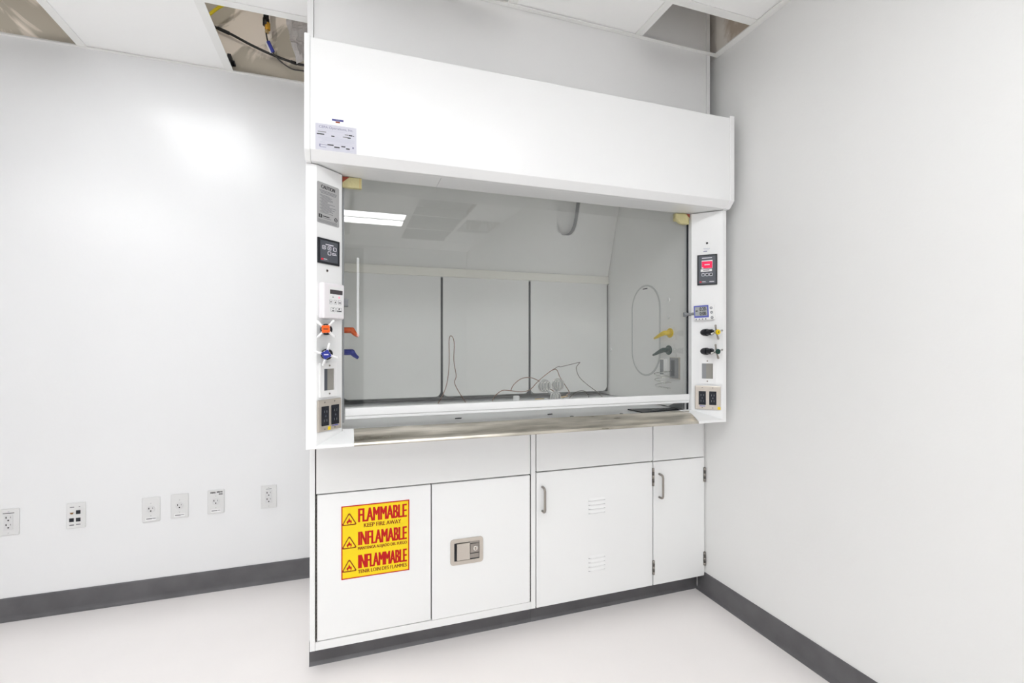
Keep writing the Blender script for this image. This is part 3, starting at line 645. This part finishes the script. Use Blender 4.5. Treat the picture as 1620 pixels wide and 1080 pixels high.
# vented cabinet
c2 = thing('base_cabinet', 'white base cabinet with two sets of louvres in its door', 'cabinet', (1.077, 2.33, 0), 'base cabinets under the fume hood')
carcass(c2, .7755, 1.3775, .0873)
mb = MB(); mb.box(.7785, 1.3757, .6845, .885, -.018, 0, CAB, FC, bev=.001); mb.build('apron_panel', c2)
mb = MB(); mb.box(.7785, 1.3757, .0885, .6790, -.018, 0, CAB, FC, bev=.0012); d = mb.build('door', c2)
pull(d, .806, .510, .6155)
for z0 in (.5298, .268):
    mb = MB()
    for k in range(4):
        z = z0 - k * .0192
        tb = bmesh.new(); n = 12; rows = []
        for q in range(n + 1):
            x = 1.0315 + .089 * q / n; e = min(1, q / 1.6, (n - q) / 1.6)
            rows.append([tb.verts.new(p) for p in ((x, z + .011, 0.0001), (x, z + .004, .0034 * e + .0001), (x, z, .0052 * e + .0001), (x, z - .0003, 0.0001))])
        for q in range(n):
            for w in range(3): tb.faces.new((rows[q][w], rows[q + 1][w], rows[q + 1][w + 1], rows[q][w + 1]))
        bmesh.ops.recalc_face_normals(tb, faces=tb.faces); mb.merge(tb, CAB, FC)
        mb.box(1.0335, 1.1185, z - .0028, z - .0004, .0, .0002, INKG, FC)
    mb.build('louvre', d)
hinge_knuckle(c2, 1.3785, .5655, .650); hinge_knuckle(c2, 1.3808, .141, .2075)
# narrow cabinet
c3 = thing('base_cabinet', 'narrow white base cabinet in the corner with one plain door', 'cabinet', (1.53, 2.33, 0), 'base cabinets under the fume hood')
carcass(c3, 1.3785, 1.684, .0873)
mb = MB(); mb.box(1.3807, 1.675, .6825, .885, -.018, 0, CAB, FC, bev=.001); mb.build('apron_panel', c3)
mb = MB(); mb.box(1.3817, 1.6775, .0885, .6775, -.018, 0, CAB, FC, bev=.0012); d = mb.build('door', c3)
pull(d, 1.4145, .507, .618)
mb = MB(); mb.box(1.6785, 1.684, .0885, .885, -.018, -.003, CAB, FC); mb.build('stile', c3)
hinge_knuckle(c3, 1.6805, .558, .6275); hinge_knuckle(c3, 1.6805, .1405, .207)

# ------------------------------------------------------------------ warning sign on the flammables door
SX0, SX1, SZ0, SZ1 = -.0262, .2302, .3402, .6215
sg = thing('warning_sign', 'yellow and red FLAMMABLE sign on the white cabinet door', 'sign', (.102, CF, SZ0))
mb = MB(); mb.box(SX0, SX1, SZ0, SZ1, .0002, .0008, REDP, FC); mb.box(SX0 + .0042, SX1 - .0042, SZ0 + .0042, SZ1 - .0042, .0008, .0011, YEL, FC); mb.build('sign_face', sg)
W, Hh = SX1 - SX0, SZ1 - SZ0
mb = MB(); zt = .0014
def sx(f): return SX0 + f * W
def sz(f): return SZ1 - f * Hh
rows = (('FLAMMABLE', .050, .237, 'KEEP FIRE AWAY', .3225, .872, .262, .318), ('INFLAMABLE', .367, .555, 'MANTENGA ALEJADO DEL FUEGO', .2345, .962, .575, .640), ('INFLAMMABLE', .690, .880, 'TENIR LOIN DES FLAMMES', .2345, .962, .902, .962))
rows = (('FLAMMABLE', .052, .238, 'KEEP FIRE AWAY', .322, .875, .262, .317), ('INFLAMABLE', .370, .556, 'MANTENGA ALEJADO DEL FUEGO', .235, .962, .578, .632), ('INFLAMMABLE', .688, .872, 'TENIR LOIN DES FLAMMES', .235, .962, .893, .942))
for big, a, b, small, s0, s1, c, e in rows:
    mb.text(big, sx(.238), sx(.962), sz(b), sz(a), zt, REDP, FC, bold=.042)
    mb.text(small, sx(s0), sx(s1), sz(e), sz(c), zt, BROWNP, FC, bold=.045)
mb.build('lettering', sg)
def rtri(cx, cy, R, r, n=4):
    P = []
    for k in range(3):
        a = PI / 2 + k * 2 * PI / 3; px, py = cx + (R - 2 * r) * math.cos(a) * 1.0, cy + (R - 2 * r) * math.sin(a)
        for q in range(n + 1): an = a - PI / 3 + 2 * PI / 3 * q / n; P.append((px + r * math.cos(an), py + r * math.sin(an)))
    return P
for _, a, b, *_r in rows:
    mb = MB(); cx, cy = sx(.113), sz((a + b) / 2 + .062)
    mb.ring(rtri(cx, cy, .0335, .004), rtri(cx, cy, .0258, .0028), .0011, .0014, BROWNP, FC)
    fl = [(-.003, -.0105), (-.0075, -.008), (-.0098, -.003), (-.0085, .002), (-.0062, .0048), (-.0062, .001), (-.004, .005), (-.0015, .012), (.0005, .0155), (.001, .0095), (.0042, .0055), (.0045, .0022), (.0068, .006), (.0088, .0012), (.009, -.004), (.0068, -.0085), (.003, -.0105), (.0052, -.006), (.0025, -.001), (.0005, -.005), (-.0015, -.002), (-.0045, -.0062)]
    mb.prism([(cx + x, cy - .002 + y) for x, y in fl], .0011, .0014, REDP, FC)
    mb.build('flame_triangle', sg)

# certificate and sticker on the fascia
FFm = frame((0, FF + .001, 0), (1, 0, 0), (0, -1, 0))
pn = thing('paper_notice', 'white printed certificate paper taped on the lower left of the fascia', 'notice', (-.038, FF, 1.884))
mb = MB(); mb.prism([(-.1035, 1.885), (.0260, 1.8845), (.0252, 1.9712), (-.1035, 1.9718)], .0003, .0007, PAPER, FFm); mb.build('sheet', pn)
mb = MB(); mb.text('CEPA Operations, Inc.', -.092, .0145, 1.9545, 1.965, .001, INKB, FFm)
random.seed(5)
def ln(x0, x1, z, th=.0016, m=INKL): bar(mb, x0, x1, z, th, .0008, m, FFm)
ln(-.094, -.012, 1.9505); ln(-.006, .018, 1.949)
ln(-.096, -.070, 1.9445, .003, INKG); ln(-.096, -.062, 1.941, .0016); ln(-.012, .0, 1.944, .003, INKG); ln(.001, .012, 1.9435, .0035, INK); ln(.013, .018, 1.943, .002, INK)
ln(-.099, -.076, 1.9365, .0035, INK); ln(-.054, -.044, 1.934, .0035, INK); ln(-.060, -.030, 1.9318, .001); ln(-.018, -.003, 1.936, .003, INKG); ln(-.003, .007, 1.935, .0036, INK)
for k in range(4): ln(-.093 + .01 * (k > 1), .018 - .008 * (k == 3), 1.927 - k * .0035, .0018)
ln(-.089, -.074, 1.9105, .004); ln(-.062, .013, 1.9085, .0018)
ln(-.090, -.066, 1.9025, .0012, INKB); ln(-.091, -.088, 1.900, .008, INKB); ln(-.066, -.047, 1.904, .0035, INK); ln(-.023, -.010, 1.9035, .0035, INK); ln(.012, .017, 1.903, .005, INKB)
ln(-.090, -.070, 1.8945, .0012, INKB); ln(-.045, -.028, 1.8985, .0038, INK); ln(-.008, .004, 1.8975, .0038, INK); ln(-.050, -.027, 1.8925, .004); ln(-.006, .015, 1.8905, .0015)
mb.build('printing', pn)
st = thing('sticker', 'small navy and white sticker above the certificate paper', 'sticker', (-.034, FF, 1.978))
mb = MB(); mb.prism(rrect(-.0525, -.0155, 1.9785, 1.9925, .002), .0003, .0007, WHITEP, FFm); mb.build('backing', st)
mb = MB(); mb.box(-.0522, -.0158, 1.9858, 1.9922, .0007, .001, NAVY, FFm); bar(mb, -.041, -.027, 1.9825, .0045, .0009, BROWNP, FFm); bar(mb, -.040, -.028, 1.989, .002, .0011, INKB, FFm); mb.build('printing', st)

# digital timer clipped on the right post
tm = thing('digital_timer', 'white and blue digital timer stuck on the right hood post', 'timer', (1.56, 1.79, 1.35))
MT = RF @ T(-.077, 1.3875, 0) @ Rz(.045) @ T(.077, -1.3875, 0)
mb = MB(); mb.box(-.122, -.033, 1.352, 1.424, .0005, .0155, WHITEP, MT, bev=.005, seg=3); mb.build('body', tm)
mb = MB(); mb.box(-.121, -.0585, 1.3655, 1.4215, .0153, .0162, TBLUE, MT, bev=.0003); tag(mb.build('bezel', tm), 'blue display surround')
mb = MB(); mb.box(-.117, -.064, 1.374, 1.415, .0162, .0168, LCD, MT)
mb.text('0:20', -.097, -.070, 1.396, 1.413, .0172, INK, MT, bold=.03); mb.text('0:00', -.097, -.070, 1.376, 1.393, .0172, INK, MT, bold=.03)
bar(mb, -.114, -.105, 1.397, .004, .0169, INK, MT); bar(mb, -.0685, -.065, 1.400, .006, .0169, INKG, MT); bar(mb, -.0685, -.065, 1.380, .006, .0169, INKG, MT); mb.build('display', tm)
for x, y in ((-.0475, 1.407), (-.0465, 1.387), (-.0455, 1.363)):
    mb = MB(); mb.cyl(.0062, .002, GREYP, MT @ T(x, y, .0152), bev=.0006); bar(mb, x - .003, x + .003, y, .002, .0172, PALE, MT); mb.build('button', tm)
for k in range(4):
    mb = MB(); x = -.113 + k * .0135; mb.cyl(.0034, .0018, GREYP, MT @ T(x, 1.3585, .0152), seg=14, bev=.0005); mb.build('button', tm)
# grey magnetic strap between timer and sash
cs = thing('grey_clip', 'grey clip on the right sash edge, left of the timer', 'clip', (1.515, 1.845, 1.375))
mb = MB(); mb.tube([(JR - .022, 1.849, 1.381), (JR - .003, 1.842, 1.383), (1.5238, 1.8205, 1.3845)], .0065, GREYP, seg=8); mb.box(JR - .026, JR - .012, 1.845, 1.857, 1.371, 1.392, GREYP, bev=.002); mb.build('strap', cs)
cs = thing('grey_clip', 'grey clip on the left sash edge beside the white controller', 'clip', (-.016, 1.84, 1.38))
mb = MB(); mb.box(JL + .0008, JL + .022, 1.822, 1.857, 1.380, 1.408, GREYP, bev=.003); mb.build('body', cs)
# foam pads at the sash top
fo = thing('foam_pad', 'cream and red foam pad at the upper left sash corner', 'foam pad', (.012, 1.85, 1.82))
mb = MB(); mb.box(JL + .001, .046, 1.838, 1.8575, 1.8165, SO, FOAM, bev=.002); mb.build('pad', fo)
mb = MB(); mb.prism([(JL + .0015, 1.833), (.002, 1.8525), (JL + .0015, 1.8525)], .0, .003, FOAMR, frame((0, 1.838, 0), (1, 0, 0), (0, -1, 0))); mb.build('red_corner', fo)
mb = MB(); mb.box(.038, .0415, 1.8365, 1.8385, 1.8172, 1.853, BRASS); mb.build('fold', fo)
fo = thing('foam_pad', 'crumpled cream foam pad at the upper right sash corner', 'foam pad', (1.47, 1.85, 1.81))
mb = MB(); tb = bmesh.new()
bmesh.ops.create_cube(tb, size=1); bmesh.ops.subdivide_edges(tb, edges=tb.edges, cuts=4, use_grid_fill=True)
for v in tb.verts:
    v.co.x *= .078; v.co.y *= .017; v.co.z *= .046
    nz = noise.noise_vector(v.co * 60) * .0035; v.co += Vector((nz.x, nz.y * .5, nz.z))
    if v.co.z < -.008 and v.co.x < -.015: v.co.z += .010
mb.merge(tb, FOAM, T(1.4735, 1.847, 1.8285), True); mb.build('pad', fo)
mb = MB(); mb.prism([(1.494, 1.852), (1.513, 1.852), (1.513, 1.835)], 0, .002, FOAMR, frame((0, 1.8385, 0), (1, 0, 0), (0, -1, 0))); mb.build('red_corner', fo)

# ------------------------------------------------------------------ loose things in the hood
DZ = .925
def wire(name, pts, r, m, label):
    mb = MB(); mb.tube(pts, r, m, seg=7, smooth_path=6); o = mb.build(name, loc=(pts[0][0], pts[0][1], DZ)); return tag(o, label, 'wire')
w = wire('hairpin_wire', [(.415, 2.40, DZ + .002), (.435, 2.42, .944), (.481, 2.45, 1.025), (.496, 2.45, 1.139), (.4968, 2.455, 1.262), (.5085, 2.455, 1.286), (.523, 2.455, 1.253), (.521, 2.45, 1.154), (.533, 2.45, 1.078), (.526, 2.445, 1.032), (.578, 2.42, .937), (.592, 2.40, DZ + .002)], .0020, COPPER, 'thin copper wire bent in a tall upright hairpin loop')
w = wire('copper_wire', [(.690, 2.33, DZ + .0025), (.706, 2.34, .968), (.751, 2.35, 1.001), (.798, 2.35, 1.000), (.860, 2.35, .992), (.909, 2.35, 1.002), (.953, 2.352, 1.042), (1.002, 2.352, 1.080), (1.042, 2.352, 1.104), (1.065, 2.35, 1.102), (1.083, 2.348, 1.062), (1.134, 2.345, .986), (1.125, 2.345, .971), (1.096, 2.345, .953), (1.042, 2.344, .991), (.992, 2.343, 1.018), (.953, 2.343, 1.049), (.909, 2.345, 1.066), (.860, 2.345, 1.062), (.817, 2.345, 1.032), (.800, 2.347, 1.000)], .0022, COPPER, 'long tangled copper wire arched over the glass bubbler')
w = wire('dark_wire', [(1.038, 2.356, 1.102), (1.078, 2.356, 1.122), (1.093, 2.356, 1.120), (1.197, 2.356, 1.141), (1.2015, 2.356, 1.137), (1.184, 2.356, 1.112), (1.201, 2.356, 1.064), (1.250, 2.356, 1.020), (1.311, 2.36, .978), (1.36, 2.37, .940), (1.375, 2.38, DZ + .002)], .0018, WIREB, 'thin dark wire with a sharp bend right of the glass bubbler')
w = wire('curled_wire', [(1.120, 2.34, DZ + .002), (1.144, 2.345, .957), (1.186, 2.35, .982), (1.223, 2.35, .986), (1.244, 2.35, .973), (1.27, 2.35, DZ + .002)], .0016, WIREB, 'short dark wire curled low beside the glass bubbler')
# glass bubbler
gb = thing('glass_bubbler', 'clear ribbed glass bubbler with three round bulbs on the worktop', 'glassware', (1.02, 2.28, DZ))
def bulb(c, r, par):
    mb = MB(); M = T(*c)
    mb.sphere(r, CLEAR, M, (1, .55, 1), 24, 16)
    for k in (-1, 0, 1): mb.tube([(k * r * .55 + .25 * r * math.cos(a) , -r * .50 - .002, r * .72 * math.sin(a)) for a in [q * PI / 6 for q in range(12)]], r * .12, CHROME, seg=6, M=M, closed=True)
    mb.tube([(r * math.cos(a), 0, r * math.sin(a)) for a in [q * PI / 12 for q in range(24)]], r * .13, CHROME, seg=6, M=M, closed=True)
    return mb.build('bulb', par)
bulb((.969, 2.30, 1.024), .031, gb); bulb((1.047, 2.30, 1.029), .031, gb); bulb((1.024, 2.28, .967), .027, gb)
mb = MB(); mb.tube([(.984, 2.30, 1.0), (1.005, 2.29, .985), (1.020, 2.283, .975)], .006, CLEAR, seg=10); mb.build('neck', gb); mb = MB(); mb.tube([(1.040, 2.30, 1.002), (1.032, 2.29, .988), (1.028, 2.283, .98)], .006, CLEAR, seg=10); mb.build('neck', gb); mb = MB(); mb.tube([(1.024, 2.28, .945), (1.024, 2.28, DZ + .004)], .007, CLEAR, seg=10); mb.cyl(.022, .006, CLEAR, T(1.024, 2.28, DZ)); mb.build('stem', gb)
mb = MB(); mb.tube([(.912, 2.285, .957), (.960, 2.285, .958)], .0042, BRASS, seg=10); mb.tube([(.960, 2.285, .958), (1.0, 2.283, .960)], .003, CHROME, seg=10); tag(mb.build('side_arm', gb), 'brass side arm'); mb = MB(); mb.tube([(1.048, 2.283, .962), (1.10, 2.29, .968)], .0035, BRASS, seg=10); tag(mb.build('side_arm', gb), 'brass side arm')
pg = thing('white_peg', 'short white peg standing on the worktop left of the bubbler', 'peg', (.822, 2.32, DZ))
mb = MB(); mb.cyl(.0165, .050, WHITEP, T(.822, 2.32, DZ), bev=.002); mb.build('body', pg)
# wire ring coil by the right wall
cl = thing('wire_coil', 'shiny conical wire coil hanging at the inner right wall', 'wire coil', (1.47, 1.99, 1.03))
mb = MB(); P = [(1.5285, 1.955, 1.125)]
for k in range(0, 73):
    a = 2 * PI * k / 24; rr = .046 - .010 * k / 72
    P.append((1.474 + rr * math.cos(a + .3), 1.985 + rr * math.sin(a + .3) * .9, 1.105 - .028 * k / 24))
mb.tube(P, .0022, CHROME, seg=7); mb.build('coil', cl)
# flat black grille and bits on the deck
bg = thing('black_grille', 'flat black slotted plate on the worktop at the right end', 'plate', (1.39, 1.93, DZ))
mb = MB(); mb.prism([(1.282, 1.876), (1.505, 1.905), (1.508, 1.965), (1.275, 1.990)], DZ + .0003, DZ + .005, BLACK); mb.build('plate', bg)
for k in range(5): mb = MB(); mb.box(1.365 + k * .028, 1.379 + k * .028, 1.912, 1.955, DZ + .005, DZ + .007, GREYP); mb.build('slat', bg)
for (x, y, a, lb) in ((.443, 1.994, .1, 'black shred on the worktop below the hairpin wire'), (.86, 1.975, .5, 'black shred on the worktop left of the bubbler'), (.925, 1.884, .2, 'tiny black shred by the sill below the bubbler'), (1.171, 1.879, .4, 'tiny black shred left of the flat black plate')):
    mb = MB(); n = .016 if y > 1.95 else .008
    mb.prism([(-n, -.004), (n * .7, -.007), (n, .002), (.2 * n, .007), (-n * .8, .004)], 0, .003, BLACK, T(x, y, DZ + .0002) @ Rz(a)); tag(mb.build('black_shred', loc=(x, y, DZ)), lb, 'debris', 'black shreds on the worktop')

# ------------------------------------------------------------------ wall outlets
BW = frame((0, WY, 0), (1, 0, 0), (0, -1, 0))
OG = 'outlet plates on the back wall'
def plate(t, cx, cz, w=.074, h=.119, m=OUTW):
    mb = MB(); mb.box(cx - w / 2, cx + w / 2, cz - h / 2, cz + h / 2, 0, .0065, m, BW, bev=.0028, seg=3); return mb.build('plate', t)
def slots(mb, cx, cz, z, s=1.0):
    mb.box(cx - .0095 * s, cx - .0058 * s, cz + .001, cz + .0095 * s, z, z + .0004, INK, BW); mb.box(cx + .0062 * s, cx + .0090 * s, cz + .002, cz + .0088 * s, z, z + .0004, INKG, BW)
    mb.cyl(.0032 * s, .0004, INK, BW @ T(cx, cz - .0075 * s, z), seg=12)
def duplex(cx, cz, label, txt):
    t = thing('wall_outlet', label, 'outlet', (cx, WY, cz), OG); p = plate(t, cx, cz)
    mb = MB(); mb.box(cx - .0165, cx + .0165, cz - .0335, cz + .0335, .006, .0085, OUTG, BW, bev=.0012)
    for q in (.0165, -.0165): slots(mb, cx, cz + q, .0085)
    mb.build('receptacle', t)
    for q in (.048, -.048): screw(t, cx, cz + q, .0064, BW, .0026, OUTG)
    mb = MB(); bar(mb, cx - txt, cx + txt, cz + .0405, .0028, .0066, INK if txt > .015 else INKG, BW); mb.build('printed_strip', t)
def single(cx, cz, label, hand=False):
    t = thing('wall_outlet', label, 'outlet', (cx, WY, cz), OG); p = plate(t, cx, cz)
    mb = MB(); mb.cyl(.0172, .0022, OUTG, BW @ T(cx, cz + .001, .0062), seg=28, bev=.0006); slots(mb, cx, cz + .001, .0084); mb.build('receptacle', t)
    for q in (.030, -.030): screw(t, cx, cz + q, .0064, BW, .0026, OUTG)
    mb = MB(); mb.box(cx - .022, cx + .022, cz - .052, cz - .038, .0064, .0068, WHITEP, BW); bar(mb, cx - .019, cx + .005, cz - .0445, .005, .0069, INKG, BW); bar(mb, cx + .006, cx + .020, cz - .0435, .0035, .0069, INKG, BW); mb.build('printed_strip', t)
    if hand:
        mb = MB()
        for (x, z, w2, h2) in ((-.012, .0465, .022, .0085), (.017, .0485, .026, .0080), (.0215, .0375, .017, .0075)):
            n = 5
            for k in range(n): mb.box(cx + x - w2 / 2 + w2 * k / n, cx + x - w2 / 2 + w2 * (k + .72) / n, cz + z - h2 / 2 + (k % 2) * .0006, cz + z + h2 / 2, .0066, .0069, INK, BW)
        mb.build('handwriting', t)
duplex(-1.4425, .444, 'leftmost double wall outlet at the edge of the picture', .020)
dp = thing('wall_data_outlet', 'wall data plate with four jack openings beside the leftmost outlet', 'data outlet', (-1.1995, WY, .4455), OG)
plate(dp, -1.1995, .4455, .072, .118)
for k, (x, z) in enumerate(((-.0155, .0125), (.0085, .0155), (-.0165, -.0195), (.0085, -.0195))):
    mb = MB(); cx, cz = -1.1995 + x, .4455 + z
    if k == 0: mb.prism([(cx - .0075, cz + .003), (cx + .0075, cz + .003), (cx + .004, cz - .005), (cx - .004, cz - .005)], .0062, .0072, JACKB, BW)
    else: mb.box(cx - .0088, cx + .0088, cz - .0088, cz + .0088, .0062, .0072, NAVYBLK, BW, bev=.0006)
    mb.build('jack', dp)
mb = MB(); bar(mb, -1.222, -1.206, .4855, .004, .0066, INKG, BW); bar(mb, -1.189, -1.183, .486, .004, .0066, INKG, BW); bar(mb, -1.224, -1.207, .4025, .006, .0066, INKG, BW); bar(mb, -1.199, -1.182, .404, .0045, .0066, INKG, BW); mb.build('printed_strip', dp)
single(-.907, .4405, 'round single outlet, left one of the close pair')
single(-.7885, .4445, 'round single outlet, right one of the close pair')
single(-.6325, .4485, 'round single outlet with black handwriting on its top', True)
duplex(-.3925, .449, 'double wall outlet nearest the fume hood', .013)

# ------------------------------------------------------------------ above the ceiling opening
def curve_pts(P): return P
bc = MB(); bc.tube([(-1.05, 2.722, 2.99), (-.80, 2.718, 2.885), (-.621, 2.712, 2.815), (-.557, 2.712, 2.796), (-.469, 2.712, 2.761), (-.372, 2.712, 2.730), (-.269, 2.712, 2.708), (-.223, 2.712, 2.705), (-.15, 2.712, 2.705)], .0062, CABLE, seg=10, smooth_path=5)
o = thing('black_cable', 'thick black cable across the raw wall in the ceiling opening', 'cable', (-.6, 2.7, 2.8)); bc.build('sheath', o)
mb = MB(); mb.tube([(-.283, 2.712, 2.711), (-.255, 2.712, 2.7055)], .0085, CABLE, seg=10); mb.build('tape_wrap', o); mb = MB(); mb.tube([(-.615, 2.712, 2.8135), (-.565, 2.712, 2.7985)], .0085, CABLE, seg=10); mb.build('tape_wrap', o)
tc_ = thing('tagged_cable', 'thin grey cable hanging from a gold connector with blue tag', 'cable', (-.40, 2.69, 2.83))
mb = MB(); mb.tube([(-.396, 2.69, 2.822), (-.389, 2.69, 2.785), (-.378, 2.69, 2.755), (-.362, 2.69, 2.726), (-.330, 2.69, 2.692), (-.280, 2.69, 2.664), (-.225, 2.69, 2.662), (-.15, 2.69, 2.67)], .0035, CABLEG, seg=8, smooth_path=5); mb.build('sheath', tc_)
mb = MB(); mb.tube([(-.396, 2.69, 3.15), (-.396, 2.69, 2.895)], .0125, CABLE, seg=12); mb.tube([(-.396, 2.69, 2.895), (-.396, 2.69, 2.86)], .0155, CABLE, seg=12); mb.build('plug', tc_)
mb = MB(); mb.cyl(.0125, .035, GOLD, T(-.389, 2.688, 2.838), bev=.002); mb.cyl(.009, .016, BRASS, T(-.392, 2.688, 2.822), bev=.001); tag(mb.build('connector', tc_), 'gold connector')
mb = MB(); mb.tube([(-.386, 2.688, 2.779), (-.364, 2.688, 2.731)], .010, TAGB, seg=6); mb.tube([(-.396, 2.689, 2.776), (-.374, 2.689, 2.728)], .006, WHITEP, seg=6); tag(mb.build('wire_tag', tc_), 'blue and white tag')
ys = MB(); ys.tube([(-.68, 2.66, 2.79), (-.645, 2.66, 2.835), (-.60, 2.66, 2.885), (-.55, 2.66, 2.93), (-.47, 2.66, 3.05), (-.40, 2.66, 3.249)], .007, STRAP, seg=8, smooth_path=4)
tag(ys.build('yellow_strap', loc=(-.645, 2.66, 2.83)), 'yellow strap in the corner of the ceiling opening', 'strap')
mb = MB(); mb.box(-.575, -.558, 2.715, 2.757, 2.655, 2.70, BLACK, bev=.002); mb.box(-.558, -.544, 2.72, 2.757, 2.660, 2.672, BLACK, bev=.002); tag(mb.build('black_clip', loc=(-.565, 2.757, 2.66)), 'black bracket at the lower left of the ceiling opening', 'bracket')
# crumpled plastic film
tb = bmesh.new(); nx, nz = 16, 16; V = []
for i in range(nx + 1):
    for j in range(nz + 1):
        u, v = i / nx, j / nz; x = -.30 + .19 * u + .05 * (1 - v); z = 2.66 + .22 * v
        p = Vector((x * 9, z * 9, 1.3)); d = noise.noise(p * 2.1) * .035 + noise.noise(p * 5.3) * .014
        V.append(tb.verts.new((x + .01 * noise.noise(p * 3 + Vector((4, 1, 2))), 2.60 + d, z + .012 * noise.noise(p * 2.7))))
for i in range(nx):
    for j in range(nz):
        a = i * (nz + 1) + j; tb.faces.new((V[a], V[a + nz + 1], V[a + nz + 2], V[a + 1]))
mb = MB(); mb.merge(tb, FILM); o = mb.build('plastic_film', loc=(-.2, 2.6, 2.8)); tag(o, 'crumpled clear plastic film in the ceiling opening beside the enclosure', 'plastic film')
so = o.modifiers.new('thickness', 'SOLIDIFY'); so.thickness = .0006

# added bare lamp, out of view, to brighten the ceiling void
wl = thing('added_fill_lamp', 'added unseen bulb lamp brightening the open ceiling void', 'lamp', (-.87, 1.2, 2.80))
mb = MB(); mb.sphere(.032, BULB, T(-.87, 1.2, 2.80)); mb.build('bulb', wl)
mb = MB(); mb.cyl(.017, .05, BLACK, T(-.87, 1.2, 2.828)); mb.tube([(-.87, 1.2, 2.87), (-.87, 1.2, 3.249)], .004, CABLE, seg=8); mb.build('socket', wl)

# ------------------------------------------------------------------ camera, world, view
cam = bpy.data.cameras.new('camera'); co = bpy.data.objects.new('camera', cam); COL.objects.link(co)
cam.sensor_fit = 'HORIZONTAL'; cam.sensor_width = 36.0; cam.lens = 752.0 * 36.0 / 1620.0
cam.shift_y = 3.8 / 1620.0; cam.clip_start = .02
co.location = (0, 0, 1.244); co.rotation_euler = (PI / 2, 0, -math.radians(18.978))
sc.camera = co
w = bpy.data.worlds.new('world'); sc.world = w; w.use_nodes = True
w.node_tree.nodes['Background'].inputs['Color'].default_value = (.6, .65, .7, 1); w.node_tree.nodes['Background'].inputs['Strength'].default_value = .05
sc.view_settings.view_transform = 'Standard'; sc.view_settings.look = 'None'; sc.view_settings.exposure = 0.18; sc.view_settings.gamma = 1.0
sc.view_settings.use_curve_mapping = False
sc.cycles.use_denoising = True
sc.cycles.diffuse_bounces = 7; sc.cycles.glossy_bounces = 5; sc.cycles.max_bounces = 12; sc.cycles.transparent_max_bounces = 12
sc.cycles.caustics_reflective = False; sc.cycles.caustics_refractive = False
sc.cycles.sample_clamp_indirect = 8.0
